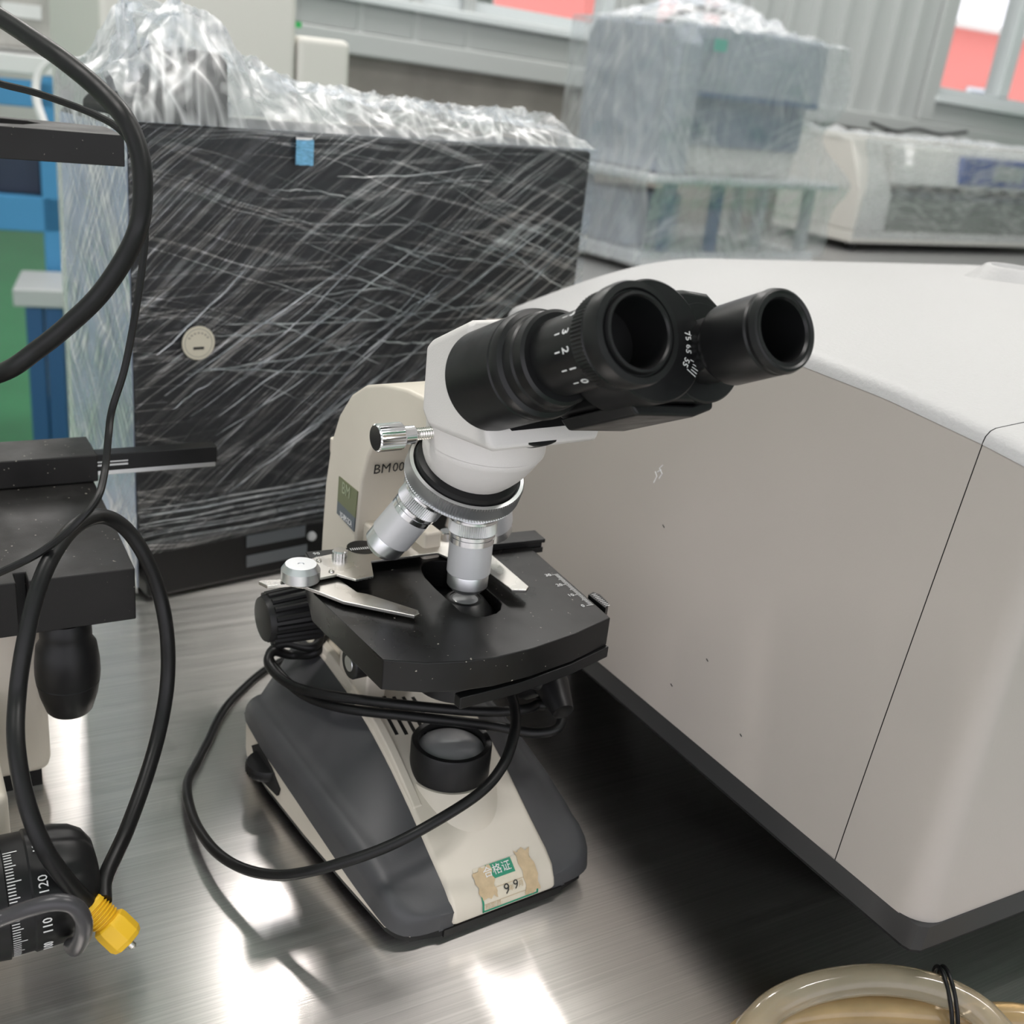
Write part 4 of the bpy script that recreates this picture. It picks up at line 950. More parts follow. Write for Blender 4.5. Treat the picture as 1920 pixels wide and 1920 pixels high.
# raised creases: long twisted strands of film
rs = random.Random(3)
def strand(x0, z0, x1, z1, r, sag):
    pts = []
    for i in range(13):
        t = i / 12; pts.append(Vector((x0 + (x1 - x0) * t, -0.0072 - 0.0012 * math.sin(t * 9 + x0 * 50), z0 + (z1 - z0) * t + sag * math.sin(math.pi * t) + 0.0006 * math.sin(t * 23 + z0 * 90))))
    return B().tube(pts, lambda t: r * (0.25 + 0.75 * math.sin(math.pi * min(1, max(0, t))) ** 0.6), 5)
crease = film_mat('film_crease', 0.16, ((30, 30, 60, 0.5),), patch=30, width=0.2, diff=0.3)
for k in range(64):
    kind = rs.random()
    if kind < 0.5:
        x0 = rs.uniform(0.0, 0.34); z0 = rs.uniform(0.07, 0.24); ln = rs.uniform(0.05, 0.22); a = R(rs.uniform(28, 42))
    elif kind < 0.8:
        x0 = rs.uniform(0.1, 0.38); z0 = rs.uniform(0.16, 0.36); ln = rs.uniform(0.05, 0.2); a = R(rs.uniform(-22, -10))
    else:
        x0 = rs.uniform(0.0, 0.25); z0 = rs.uniform(0.2, 0.37); ln = rs.uniform(0.05, 0.18); a = R(rs.uniform(-8, 6))
    x1 = min(BW - 0.002, x0 + ln * math.cos(a)); z1 = min(BH - 0.004, max(0.06, z0 + ln * math.sin(a)))
    obj('film_strand', strand(x0, z0, x1, z1, rs.uniform(0.00035, 0.0009), rs.uniform(-0.006, 0.004)), crease, BX, smooth=60, fix=False)
for k in range(9):   # horizontal gathers along the lower hem
    z0 = 0.055 + 0.0042 * k; obj('film_strand', strand(-0.002, z0 + rs.uniform(-.002, .002), BW * rs.uniform(0.5, 0.98), z0 + 0.004 + rs.uniform(-.002, .003), rs.uniform(0.0006, 0.0012), rs.uniform(-0.003, 0.003)), crease, BX, smooth=60, fix=False)
p = BFm.hit(372, 643, y=-0.008)
st = obj('round_sticker', B().lathe([(0.0138, 0), (0.0138, 0.0004)], (p.x, -0.0080, p.z), (0, -1, 0), seg=40), mat('cream_sticker', (0.62, 0.58, 0.47), 0.5), BX)
obj('sticker_bar', B().box(p.x - 0.0045, p.x + 0.0045, -0.0088, -0.0084, p.z - 0.0052, p.z - 0.0032), M['dark_ink'], st)
obj('sticker_ring', B().lathe([(0.0118, 0.0004), (0.0118, 0.0006), (0.0112, 0.0006), (0.0112, 0.0004)], (p.x, -0.0080, p.z), (0, -1, 0), seg=40, cap0=False, cap1=False), mat('sticker_grey', (0.36, 0.35, 0.3), 0.5), st)
for i in range(7):
    a = R(150 - i * 20); obj('sticker_mark', B().box(p.x + math.cos(a) * 0.009 - 0.0008, p.x + math.cos(a) * 0.009 + 0.0008, -0.0087, -0.0084, p.z + math.sin(a) * 0.008 - 0.0004, p.z + math.sin(a) * 0.008 + 0.0009), mat('sticker_mark_grey_%d' % i, (0.3, 0.28, 0.24), 0.6), st, smooth=0)
p = BFm.hit(571, 286, y=-0.008)
obj('blue_tape', B().grid(lambda u, v: Vector((p.x - 0.0078 + 0.0156 * u, -0.0082 + 0.0006 * math.sin(u * 5), p.z - 0.0098 + 0.0196 * v + 0.0008 * noise.noise((u * 5, v * 5, 0)))), 8, 8), mat('blue_tape', (0.16, 0.40, 0.60), 0.4, var=0.3, vscale=200, stretch=(1, 1, 4)), BX, fix=False)
obj('white_tape_strip', B().grid(lambda u, v: Vector((p.x - 0.008 + 0.015 * u, -0.0084, p.z + 0.0095 + 0.002 * v)), 4, 1), M['white_plastic'], BX, fix=False)

# ================================================================ second microscope at the left edge
LO = Vector((-0.209, 0.556, 0)); LA = 32.0; LFm = Frame(LO, LA)
ls = thing('measuring_microscope', 'black and cream measuring microscope cut off by the left edge of the picture', 'microscope', LO, R(LA))
def LL(px, py, **k): return LFm.hit(px, py, **k)
M['stage2'] = mat('dusty_black_casting', (0.013, 0.0122, 0.0118), 0.5, rvar=0.1, vscale=30, var=0.3, bump=0.15, bscale=900, spec=0.36, dust=0.755)
# stage with a slot in its front edge
so_ = [(-0.26, 0.0), (-0.062, 0.0), (-0.062, 0.012), (-0.056, 0.012), (-0.056, 0.0), (0.0, 0.0), (0.002, 0.07), (0.004, 0.156), (-0.26, 0.156)]
obj('wide_stage', B().prism(so_, 0.1375, 0.170), M['stage2'], ls, bevel=0.0008)
r0p = LL(183, 853, z=0.1895); r1p = LL(174, 817, z=0.1895)
rl2 = obj('slide_block', B().box(-0.27, r0p.x, r0p.y, max(r1p.y, r0p.y + 0.02), 0.1705, 0.1895), M['stage2'], ls, bevel=0.001)
e0 = LL(416, 851, z=0.1865); e1_ = LL(416, 838, z=0.1865)
yb0 = r0p.y + 0.004
obj('slide_bar', B().box(r0p.x - 0.01, e0.x, yb0, yb0 + 0.012, 0.1765, 0.1880), M['black_satin'], rl2, bevel=0.0006)
obj('slide_bar_strip', B().box(r0p.x - 0.01, e0.x - 0.001, yb0 + 0.0005, yb0 + 0.011, 0.1732, 0.1763), M['alu'], rl2, bevel=0.0003)
obj('slide_rod', B().box(r0p.x - 0.005, r0p.x + 0.020, yb0 - 0.0006, yb0, 0.1800, 0.1812), M['alu'], rl2, smooth=0)
obj('slide_rod', B().box(r0p.x - 0.005, r0p.x + 0.020, yb0 - 0.0006, yb0, 0.1825, 0.1833), M['alu'], rl2, smooth=0)
kp = LL(137, 1200, z=0.130)
kn = obj('stage_drive_knob', B().lathe([(0.0125, 0.008), (0.0140, 0.004), (0.0142, 0.0), (0.0142, -0.004), (0.0165, -0.008), (0.0178, -0.018), (0.0180, -0.026), (0.0176, -0.0305), (0.0171, -0.0308), (0.0171, -0.0314), (0.0174, -0.0318), (0.0160, -0.040), (0.0130, -0.050), (0.0118, -0.0515)], (kp.x - 0.002, kp.y + 0.012, 0.1295), seg=64), M['black'], ls, smooth=30)
cr_ = LL(100, 1447, z=0.012)
obj('pillar', B().box(cr_.x - 0.20, cr_.x, cr_.y, cr_.y + 0.11, 0.012, 0.1375), M['cream'], ls, bevel=0.008, seg=3)
obj('pillar_foot', B().box(cr_.x - 0.19, cr_.x - 0.006, cr_.y + 0.006, cr_.y + 0.10, 0.0, 0.012), M['black_matte'], ls)
fx_ = LL(6, 1500, z=0.05)
obj('front_casing', B().box(fx_.x - 0.16, fx_.x, cr_.y - 0.11, cr_.y + 0.001, 0.030, 0.080), M['cream'], ls, bevel=0.006, seg=3)
# graduated focus knob
gc = LL(38, 1672, z=0.058); GS = 0.86
kb = B()
gp = [(-0.045, 0.0305), (-0.040, 0.0325), (-0.008, 0.0345), (-0.0075, 0.0335), (0.003, 0.0332), (0.004, 0.0342), (0.018, 0.0335), (0.026, 0.0315), (0.032, 0.0275), (0.036, 0.021), (0.0375, 0.012), (0.0378, 0.002)]
rings = []
for h, r in gp:
    rg = []
    h *= 0.95; r *= GS
    for j in range(96):
        a = 2 * math.pi * j / 96
        dent = max(0, math.cos(8 * a)) ** 2
        k = 1 - 0.055 * dent * (1 if (h >= 0.010 or h <= -0.012) else 0) * (1 if h < 0.035 else 0.3)
        rg.append(Vector((gc.x + h, gc.y + math.cos(a) * r * k, gc.z + math.sin(a) * r * k)))
    rings.append(rg)
gk = obj('graduated_knob', kb.loft(rings), M['black'], ls, smooth=40)
for k in range(44):
    a = R(100 + k * 3.0); ln = 0.0062 if k % 10 == 0 else (0.0048 if k % 5 == 0 else 0.0034)
    d_ = Vector((0, math.cos(a), math.sin(a))); tg = Vector((0, -math.sin(a), math.cos(a))); p = Vector((gc.x - 0.0068, gc.y, gc.z)) + d_ * (0.0337 * GS)
    bb = B(); bb.add([p - tg * 0.00022, p - tg * 0.00022 + Vector((ln, 0, 0)), p + tg * 0.00022 + Vector((ln, 0, 0)), p + tg * 0.00022], [(0, 1, 2, 3)])
    obj('knob_tick', bb, M['white_ink'], gk, smooth=0, fix=False)
for s, k in (('130', 0), ('120', 13), ('110', 26), ('100', 36)):
    a = R(100 + k * 3.0); d_ = Vector((0, math.cos(a), math.sin(a))); tg = Vector((0, -math.sin(a), math.cos(a)))
    text('knob_number', s, 0.0062, M['white_ink'], gk, Vector((gc.x + 0.0085, gc.y, gc.z)) + d_ * (0.0345 * GS), -tg, (-1, 0, 0))
obj('knob_axle', B().lathe([(0.012, 0), (0.012, 0.1)], (gc.x - 0.03, gc.y, gc.z), (-1, 0, 0), seg=24), M['black'], gk)
# upper arm
AZ = 0.392
def ap(px, py):
    p = LFm.to(at(px, py, AZ)); return (p.x, p.y)
obj('upper_arm', B().prism([ap(*p) for p in ((-160, 224), (0, 236), (233, 254), (198, 237), (0, 218), (-160, 206))], AZ - 0.0185, AZ, holes=[[ap(*p) for p in ((-60, 222), (0, 221), (50, 226), (76, 231), (40, 233), (0, 231), (-60, 227))]]), M['stage2'], ls, bevel=0.0006)
cq = ap(-190, 216)
obj('column', B().lathe([(0.032, 0.08), (0.032, 0.40), (0.029, 0.405)], (cq[0], cq[1], 0), seg=40), M['cream'], ls)

# ================================================================ cables on the left
def dpath(l): return [at_d(*p) for p in l]
thick = dpath([(-160, -40, .56), (-60, 0, .55), (0, 33, .54), (60, 72, .53), (122, 115, .52), (190, 172, .515), (236, 225, .51), (262, 290, .51), (268, 360, .51), (260, 425, .51), (233, 485, .515), (187, 552, .52), (133, 605, .525), (75, 652, .53), (0, 700, .54), (-80, 735, .55), (-180, 760, .56)])
colw = LO + LFm.X * cq[0] + LFm.Y * cq[1]
thick = [colw + Vector((0.0, -0.030, 0.395)), colw + Vector((0.02, -0.06, 0.45))] + thick[1:-2] + [colw + Vector((0.06, -0.09, 0.26)), colw + Vector((0.005, -0.036, 0.25))]
tag(obj('thick_cable', B().tube(spline(thick, 8), 0.0046, 16), M['rubber']), 'thick black cable bowing out in a half loop at the upper left', 'cable')
thin = dpath([(-60, 138, .58), (0, 157, .57), (60, 172, .565), (120, 192, .56), (180, 216, .555), (225, 243, .55), (252, 285, .55), (266, 350, .55), (272, 430, .55), (268, 490, .55), (255, 580, .55), (234, 690, .55), (210, 768, .55), (203, 820, .545), (197, 880, .54), (182, 935, .53), (140, 985, .525), (90, 1026, .53), (40, 1055, .53), (-40, 1090, .54)])
thin = [colw + Vector((0.012, -0.028, 0.38))] + thin + [at(-120, 1120, 0.175), at(-220, 1100, 0.173)]
tag(obj('thin_cable', B().tube(spline(thin, 8), 0.0019, 10), M['rubber']), 'thin black wire running down past the left stage', 'cable')
pk0 = at_d(174, 1702, .530)
rca = [pk0, at_d(128, 1655, .515), at_d(80, 1585, .505), at_d(46, 1490, .505), at_d(30, 1390, .51), at_d(33, 1300, .52), at_d(46, 1210, .52), at_d(68, 1115, .525), at_d(98, 1042, .535), at_d(140, 988, .555), at_d(188, 968, .575), at_d(232, 988, .59), at_d(270, 1040, .60), at_d(298, 1110, .61), at_d(313, 1190, .615), at_d(314, 1275, .62), at_d(301, 1360, .615), at_d(276, 1450, .60), at_d(238, 1555, .575), at_d(198, 1645, .545), pk0 + Vector((0.004, 0.003, 0.002))]
vc = thing('video_cable', 'black video cable with a yellow plug looped over the edge of the left stage', 'cable', (0, 0, 0))
obj('cable_loop', B().tube(spline(rca, 8), 0.0041, 14), M['rubber'], vc)
pk1 = at_d(238, 1763, .534); pax = (pk1 - pk0).normalized()
pf = [(0.0062, -0.003), (0.0070, -0.002)]
for i in range(6): pf += [(0.0072, i * 0.0017), (0.0063, i * 0.0017 + 0.0005), (0.0063, i * 0.0017 + 0.0009), (0.0073, i * 0.0017 + 0.0013)]
obj('plug_sleeve', B().lathe(pf, pk0, pax, seg=28), M['yellow'], vc, smooth=30)
L_ = (pk1 - pk0).length
obj('plug_shell', B().lathe([(0.0074, 0.0098), (0.0086, 0.0108), (0.0090, 0.0130), (0.0090, L_ - 0.0015), (0.0078, L_ + 0.001), (0.004, L_ + 0.0012)], pk0, pax, seg=8), M['yellow'], vc, bevel=0.0005, smooth=20)
obj('plug_pin', B().lathe([(0.0019, 0), (0.0019, 0.0035), (0.0010, 0.0045)], pk1 + pax * 0.0008, pax, seg=14), M['nickel'], vc)
gcab = dpath([(-120, 1770, .50), (-40, 1738, .485), (0, 1723, .48), (60, 1702, .475), (105, 1692, .475), (138, 1698, .478), (156, 1722, .482), (157, 1748, .488), (147, 1772, .50)]) + [at_d(140, 1778, .512), at_d(134, 1772, .525)]
gcb = thing('jacketed_cable', 'dark grey jacketed cable bending in front of the graduated knob', 'cable', (0, 0, 0))
gpth = spline(gcab, 8)
obj('cable_jacket', B().tube(gpth, 0.0037, 16), M['grey_cable'], gcb)
def cable_text(s, size, px, py, d, px2, py2, d2, par, mt):
    a = at_d(px, py, d); c = at_d(px2, py2, d2); mid = (a + c) / 2; ex = (c - a).normalized(); tocam = (CAM - mid).normalized()
    en = (tocam - ex * tocam.dot(ex)).normalized(); ey = en.cross(ex)
    text('cable_print', s, size, mt, par, mid + en * 0.00385, ex, ey, 1.1)
M['faint_ink'] = mat('faded_grey_ink', (0.26, 0.25, 0.26), 0.6)
cable_text('CHOSEAL', 0.0040, 2, 1722, .48, 80, 1696, .475, gcb, M['faint_ink'])

# ================================================================ hoses at the lower right
hs = thing('rubber_hose_coil', 'coil of translucent amber hose tied with a black cable tie at the lower right corner', 'hose', (0, 0, 0))
ha = [at(1395, 1985, .012), at(1432, 1905, .020), at(1500, 1862, .026), at(1585, 1841, .029), at(1665, 1838, .030), at(1745, 1852, .029), at(1815, 1882, .026), at(1865, 1925, .022), at(1905, 1990, .016), at(1900, 2150, .012), at(1700, 2280, .012), at(1480, 2200, .012)]
obj('clear_hose', B().tube(spline(ha, 10, closed=True), 0.0080, 18, closed=True), M['hose_clear'], hs)
hb = [at(1300, 2060, .010), at(1370, 1965, .011), at(1440, 1918, .012), at(1530, 1898, .013), at(1630, 1893, .013), at(1730, 1899, .013), at(1830, 1910, .012), at(1920, 1915, .011), at(2020, 1950, .010), at(2080, 2060, .010), at(1950, 2300, .010), at(1500, 2350, .010)]
obj('amber_hose', B().tube(spline(hb, 10, closed=True), 0.0088, 18, closed=True), M['hose'], hs)
tie_c = at(1772, 1883, .020)
for k in (-1, 1):
    tc_ = tie_c + c_right * (0.0015 * k)
    ring = []
    for j in range(28):
        a = 2 * math.pi * j / 28
        ring.append(tc_ + c_down * (math.cos(a) * 0.0195) + c_fwd * (math.sin(a) * 0.0125) + c_right * (0.0015 * math.cos(a)))
    obj('cable_tie', B().tube(ring, 0.0011, 8, closed=True), M['black'], hs)

# ================================================================ background
fm_hood = film_mat('hood_film', 0.34, ((80, 3, 22, 0.30), (-50, 3, 24, 0.35), (20, 3, 26, 0.3)), patch=4.0, width=0.06, diff=0.6, tint=(0.93, 0.95, 0.98))
fm_hood_side = film_mat('hood_film_side', 0.36, ((80, 3, 22, 0.30), (-60, 3, 22, 0.30)), plane='yz', patch=4.0, width=0.06, diff=0.6)
fm_hood_top = film_mat('hood_film_top', 0.30, ((20, 8, 40, 0.5), (-60, 8, 40, 0.5)), plane='xy', patch=5.0, width=0.10, diff=0.7, bumpstr=0.4, grough=0.45)
hb0 = at(1195, 515, 0)
hd = thing('wrapped_hood_instrument', 'tall pale hooded instrument veiled in clear film on the back bench', 'instrument', (hb0.x, hb0.y, 0), R(38))
M['hood_grey'] = mat('hood_pale_blue_grey', (0.42, 0.45, 0.50), 0.45)
M['slate_blue'] = mat('slate_blue_panel', (0.16, 0.21, 0.30), 0.4)
W_ = 0.70; D_ = 0.36
obj('base_plate', B().box(0.0, W_, 0.0, D_, 0.02, 0.055), M['white_plastic'], hd, bevel=0.006)
for x in (0.05, W_ - 0.05):
    for y in (0.05, D_ - 0.05):
        obj('instrument_foot', B().lathe([(0.018, 0), (0.02, 0.02)], (x, y, 0), seg=16), M['black'], hd)
for x, y in ((0.10, 0.03), (0.28, 0.03), (0.46, 0.03), (0.66, 0.03), (0.04, 0.30), (0.66, 0.30)):
    obj('support_post', B().box(x - 0.014, x + 0.014, y - 0.014, y + 0.014, 0.055, 0.235), M['deep_blue'] if x in (0.28, 0.10) else M['pale_steel'], hd, bevel=0.003)
obj('drive_box', B().box(0.03, 0.22, 0.10, 0.30, 0.055, 0.20), M['hood_grey'], hd, bevel=0.008)
obj('deck', B().box(-0.02, W_ + 0.03, -0.02, D_ + 0.01, 0.235, 0.255), M['white_plastic'], hd, bevel=0.005)
obj('hood', B().prism([(0.0, 0.256), (0.0, 0.57), (0.03, 0.61), (D_ - 0.03, 0.62), (D_, 0.58), (D_, 0.256)], 0.03, 0.12, fn=lambda a, c, h: Vector((h, a, c))), M['hood_grey'], hd, bevel=0.01)
obj('hood_upper_box', B().box(0.12, 0.62, 0.02, D_, 0.455, 0.62), M['hood_grey'], hd, bevel=0.012)
obj('hood_window_panel', B().box(0.12, 0.60, 0.05, 0.07, 0.33, 0.455), M['slate_blue'], hd, bevel=0.002)
obj('window_top_bar', B().box(0.10, 0.61, 0.016, 0.03, 0.448, 0.462), M['deep_blue'], hd, bevel=0.002)  # dark blue bar along the top of the window panel
obj('inner_tray', B().box(0.12, 0.60, 0.06, D_ - 0.02, 0.256, 0.33), M['off_white'], hd, bevel=0.006)
obj('top_cable_guard', B().tube(spline([Vector((0.06, 0.1, 0.61)), Vector((0.12, 0.1, 0.645)), Vector((0.2, 0.1, 0.66)), Vector((0.3, 0.1, 0.655))], 6), 0.008, 8), M['black'], hd)
def hw(u, v, s): return 0.010 * noise.noise((u * 5, v * 6, s)) + 0.005 * noise.noise((u * 14, v * 16, s + 2))
def hood_front(u, v):
    z = 0.045 + 0.575 * v
    flare = 0.03 * math.exp(-((z - 0.25) / 0.05) ** 2)
    waist = 0.07 * math.exp(-((z - 0.38) / 0.07) ** 2) * (u > 0.6) * (u - 0.6) / 0.4
    xr = W_ + 0.02 + flare - waist * 1.4 - 0.06 * max(0, (z - 0.45) / 0.15)
    xl = -0.01 - flare * 0.4
    return Vector((xl + (xr - xl) * u, -0.015 - flare + hw(u, v, 1.0), z))
obj('film_front', B().grid(hood_front, 50, 50), fm_hood, hd, smooth=40, fix=False)
obj('film_side', B().grid(lambda u, v: Vector((-0.012 - 0.02 * math.exp(-((v * 0.6 - 0.22) / 0.05) ** 2) + hw(u, v, 4.0), -0.02 + (D_ + 0.04) * u, 0.02 + 0.60 * v)), 30, 50), fm_hood_side, hd, smooth=40, fix=False)
obj('film_top', B().grid(lambda u, v: Vector((-0.012 + (W_ - 0.03) * u, -0.02 + (D_ + 0.04) * v, 0.612 + 0.075 * math.exp(-((u - 0.42) / 0.3) ** 2) * math.sin(math.pi * min(1, max(0, v))) + 0.05 * abs(noise.noise((u * 7, v * 6, 3))) * math.sin(math.pi * u) + 0.010 * noise.noise((u * 20, v * 20, 1)))), 60, 36), fm_hood_top, hd, smooth=25, fix=False)
p = Frame(hb0, 38).hit(1350, 85, y=-0.03)
obj('green_sticker', B().box(p.x - 0.022, p.x + 0.022, -0.034, -0.032, p.z - 0.014, p.z + 0.014), mat('pale_green_sticker', (0.18, 0.42, 0.36), 0.5), hd, smooth=0)

# dissolution bath with blue display
db0 = at(1590, 472, 0)
ds = thing('wrapped_bath_instrument', 'low cream instrument with a blue display under clear film at the right edge', 'instrument', (db0.x, db0.y, 0), R(33))
W2, D2 = 1.25, 0.4
obj('bath_base', B().box(0.0, W2, 0.0, D2, 0.03, 0.07), M['off_white'], ds, bevel=0.006)
for x in (0.06, W2 - 0.06):
    for y in (0.05, D2 - 0.05):
        obj('instrument_foot', B().lathe([(0.018, 0), (0.02, 0.03)], (x, y, 0), seg=16), M['black'], ds)
obj('bath_end_panel', B().prism([(0.0, 0.07), (-0.0, 0.20), (0.09, 0.37), (D2, 0.385), (D2, 0.07)], 0.0, 0.16, fn=lambda a, c, h: Vector((h, a, c))), M['off_white'], ds, bevel=0.006)
obj('head_unit', B().prism([(0.0, 0.235), (0.03, 0.365), (D2, 0.385), (D2, 0.235)], 0.16, W2, fn=lambda a, c, h: Vector((h, a, c))), M['off_white'], ds, bevel=0.008)
obj('water_bath', B().box(0.17, W2 - 0.02, 0.03, D2 - 0.04, 0.07, 0.19), mat('bath_grey_green', (0.22, 0.24, 0.20), 0.3), ds, bevel=0.004)
dsp = obj('display_panel', B().box(0.50, 0.95, -0.004, 0.02, 0.25, 0.345), mat('blue_display_panel', (0.05, 0.10, 0.33), 0.3), ds, bevel=0.003)
obj('display_screen', B().box(0.68, 0.86, -0.008, -0.003, 0.27, 0.325), mat('display_grey', (0.42, 0.45, 0.42), 0.3), dsp)
for i in range(9):
    x = 0.22 + i * 0.10
    sh = obj('stirring_shaft', B().lathe([(0.004, 0), (0.004, 0.14)], (x, 0.10, 0.10), seg=10), M['nickel'], ds)
    obj('vessel', B().lathe([(0.012, 0.075), (0.035, 0.09), (0.042, 0.12), (0.042, 0.20), (0.048, 0.205)], (x, 0.10, 0.0), seg=24, cap1=False), M['pale_steel'], ds)
    obj('shaft_chuck', B().lathe([(0.012, 0.215), (0.014, 0.22), (0.014, 0.24)], (x, 0.10, 0.0), seg=14), M['black'], ds)
fm_low = film_mat('bath_film', 0.22, ((12, 5, 50, 0.45), (-8, 5, 45, 0.4), (60, 6, 40, 0.2)), patch=4.0, width=0.07, diff=0.5)
def bath_film(u, v):
    z = 0.05 + 0.33 * v
    return Vector((-0.015 - 0.01 * math.sin(v * 5) + (W2 + 0.03) * u, -0.02 + 0.05 * max(0, v - 0.55) * 2 * (1 if u < 0.16 else 0.3) - 0.02 * math.sin(math.pi * v) + hw(u * 3, v, 7.0) * 0.6, z))
obj('film_front', B().grid(bath_film, 80, 30), fm_low, ds, smooth=40, fix=False)
obj('film_top', B().grid(lambda u, v: Vector((-0.015 + (W2 + 0.03) * u, 0.03 + (D2 - 0.02) * v, 0.385 + 0.03 * abs(noise.noise((u * 12, v * 4, 3))) + 0.008 * noise.noise((u * 40, v * 20, 1)))), 90, 20), fm_hood_top, ds, smooth=25, fix=False)
cpts = [Vector((0.20, 0.2, 0.425)), Vector((0.32, 0.18, 0.405)), Vector((0.45, 0.2, 0.42)), Vector((0.62, 0.22, 0.41)), Vector((0.8, 0.25, 0.43))]
o = obj('loose_lead', B().tube(spline(cpts, 6), 0.006, 8), M['black'])
o.location = (db0.x, db0.y, 0); o.rotation_euler = (0, 0, R(33))
tag(o, 'black lead lying on top of the film-wrapped bath instrument', 'cable')

# tall ivory cabinet behind the wrapped box
cb0 = at_d(190, 160, 1.75)
cf = Frame((cb0.x, cb0.y, 0), 33)
cb = thing('ivory_cabinet', 'tall plain ivory instrument cabinet behind the film-wrapped dark box', 'cabinet', (cb0.x, cb0.y, FLOOR_Z), R(33))
x1 = cf.hit(558, 60, y=0).x; q2 = cf.hit(660, 78, y=0)
obj('cabinet_body', B().box(0, x1, 0, 0.45, 0.03, 1.75), M['off_white'], cb, bevel=0.012)
sb = obj('side_unit', B().box(x1 + 0.002, q2.x, 0.0, 0.30, 0.03, q2.z - FLOOR_Z), M['off_white'], cb, bevel=0.012)
for x in (0.06, x1 - 0.06, q2.x - 0.04):
    for y in (0.05, 0.28):
        obj('cabinet_foot', B().lathe([(0.02, 0), (0.022, 0.03)], (x, y, 0), seg=16), M['black'], cb)
g = cf.hit(574, 48, y=-0.004)
obj('green_tag', B().box(g.x - 0.012, g.x + 0.012, 0.05, 0.054, g.z - FLOOR_Z - 0.004, g.z - FLOOR_Z + 0.006), mat('bright_green_tag', (0.04, 0.45, 0.12), 0.5), cb, smooth=0)

# blue rack at the far left with what stands on it
rk0 = at_d(122, 790, 3.35); 
rk = thing('blue_rack', 'blue steel rack with white top seen past the left edge of the wrapped cabinet', 'rack', (rk0.x, rk0.y, FLOOR_Z), R(20))
rf = Frame((rk0.x, rk0.y, FLOOR_Z), 20)
def rz(px, py, y=0.0): return rf.hit(px, py, y=y)
RW = 1.3; RD = 0.55
zt = rz(60, 118).z
obj('rack_top', B().box(-RW, 0.16, -0.02, RD, zt - 0.03, zt + 0.02), M['white_plastic'], rk, bevel=0.005)
def rail_b(ya, yb, mt, nm='rack_beam'):
    z0 = rz(50, yb).z; z1 = rz(50, ya).z
    return obj(nm, B().box(-RW, 0.03, -0.02, 0.02, z0, z1), mt, rk, bevel=0.004)
rail_b(150, 200, M['blue_paint']); bm2 = rail_b(366, 432, M['blue_paint'])
z0 = rz(50, 432).z
obj('rack_shelf', B().box(-RW, 0.02, 0.02, RD, z0, z0 + 0.02), M['pale_steel'], rk)
for x in (-RW + 0.03, 0.0):
    for y in (0.0, RD - 0.03):
        obj('rack_post', B().box(x - 0.03, x + 0.02, y - 0.02, y + 0.025, 0.02, zt - 0.03), M['blue_paint'], rk, bevel=0.004)
        obj('post_foot', B().box(x - 0.04, x + 0.03, y - 0.03, y + 0.035, 0.0, 0.02), M['black'], rk)
obj('dark_tray', B().box(-RW + 0.05, -0.03, 0.05, RD - 0.06, z0 + 0.02, z0 + 0.22), mat('navy_tray', (0.02, 0.035, 0.07), 0.4), rk, bevel=0.01)
obj('white_block', B().box(-0.26, -0.17, -0.0, 0.04, z0 + 0.115, z0 + 0.19), M['white_plastic'], rk, bevel=0.006)
sg = thing('blue_stool', 'small blue stool with a pale top standing under the blue rack', 'stool', (rk0.x, rk0.y, FLOOR_Z), R(20))
sa = rz(25, 535, -0.26); sb_ = rz(122, 548, -0.26); 
obj('stool_top', B().box(sa.x, sb_.x, -0.30, -0.04, sa.z - 0.05, sa.z), M['pale_steel'], sg, bevel=0.006)
for x in (sa.x + 0.05, sb_.x - 0.03):
    for y in (-0.27, -0.07):
        obj('stool_leg', B().box(x - 0.022, x + 0.022, y - 0.022, y + 0.022, 0.012, sa.z - 0.05), M['deep_blue'], sg, bevel=0.004)
        obj('stool_foot', B().box(x - 0.03, x + 0.03, y - 0.03, y + 0.03, 0.0, 0.012), M['black'], sg)
obj('stool_brace', B().tube([Vector((sa.x + 0.06, -0.12, sa.z - 0.06)), Vector((sb_.x - 0.05, -0.12, 0.15))], 0.012, 8), M['pale_steel'], sg)
obj('stool_rung', B().box(sa.x + 0.05, sb_.x - 0.03, -0.28, -0.26, 0.02, 0.09), M['blue_paint'], sg, bevel=0.003)
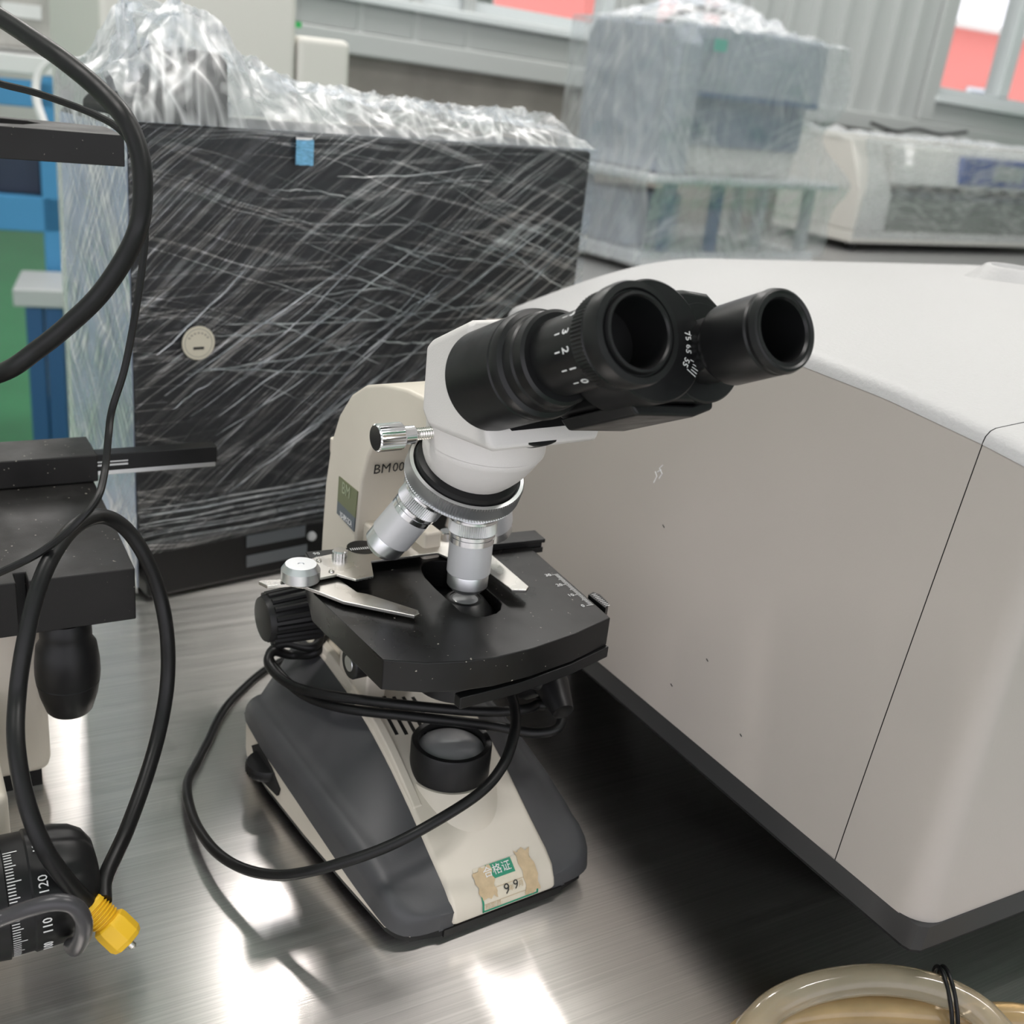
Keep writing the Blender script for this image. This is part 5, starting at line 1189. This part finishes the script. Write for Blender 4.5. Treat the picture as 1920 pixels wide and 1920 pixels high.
# things on the rack top
gi = thing('grey_bench_instrument', 'pale grey boxy instrument standing on the blue rack', 'instrument', (rk0.x, rk0.y, FLOOR_Z + zt + 0.02), R(20))
GX1 = rz(124, 60, 0.06).x; GX2 = rz(190, 60, 0.04).x
obj('instrument_body', B().box(GX1 - 0.75, GX1, 0.06, 0.42, 0.012, 0.40), mat('mottled_grey_case', (0.42, 0.41, 0.385), 0.6, var=0.12, vscale=14), gi, bevel=0.012)
obj('instrument_recess', B().box(GX1 - 0.62, GX1 - 0.34, 0.045, 0.06, 0.05, 0.30), M['pale_steel'], gi, bevel=0.006)
obj('instrument_label', B().box(GX1 - 0.16, GX1 - 0.06, 0.052, 0.06, 0.09, 0.125), M['white_plastic'], gi)
obj('instrument_rib', B().box(GX1 - 0.155, GX1 - 0.135, 0.045, 0.06, 0.15, 0.40), M['off_white'], gi)
for x in (GX1 - 0.7, GX1 - 0.05):
    for y in (0.1, 0.38): obj('instrument_foot', B().lathe([(0.015, 0), (0.016, 0.012)], (x, y, 0), seg=14), M['black'], gi)
gp_ = thing('grey_panel_instrument', 'narrow grey instrument with navy clips beside the ivory cabinet', 'instrument', (rk0.x, rk0.y, FLOOR_Z + zt + 0.02), R(20))
obj('panel_body', B().box(GX1 + 0.004, GX2, 0.04, 0.40, 0.0, 0.45), mat('mid_grey_case', (0.30, 0.30, 0.30), 0.55), gp_, bevel=0.01)
obj('navy_clip', B().prism([(GX1 + 0.02, 0.20), (GX1 + 0.065, 0.13), (GX1 + 0.085, 0.15), (GX1 + 0.06, 0.22), (GX1 + 0.085, 0.25), (GX1 + 0.03, 0.27)], 0.02, 0.04, fn=lambda a, c, h: Vector((a, h, c))), mat('navy_plastic', (0.01, 0.05, 0.16), 0.4), gp_)
wc = [at_d(*p) for p in ((142, -20, 2.6), (140, 40, 2.6), (138, 75, 2.6), (120, 98, 2.6), (90, 118, 2.6), (72, 140, 2.6), (67, 165, 2.6), (70, 195, 2.6), (80, 225, 2.6), (92, 260, 2.6))]
tag(obj('white_cable', B().tube(spline(wc, 6), 0.0098, 10), M['white_plastic']), 'white cable hanging over the edge of the blue rack', 'cable')
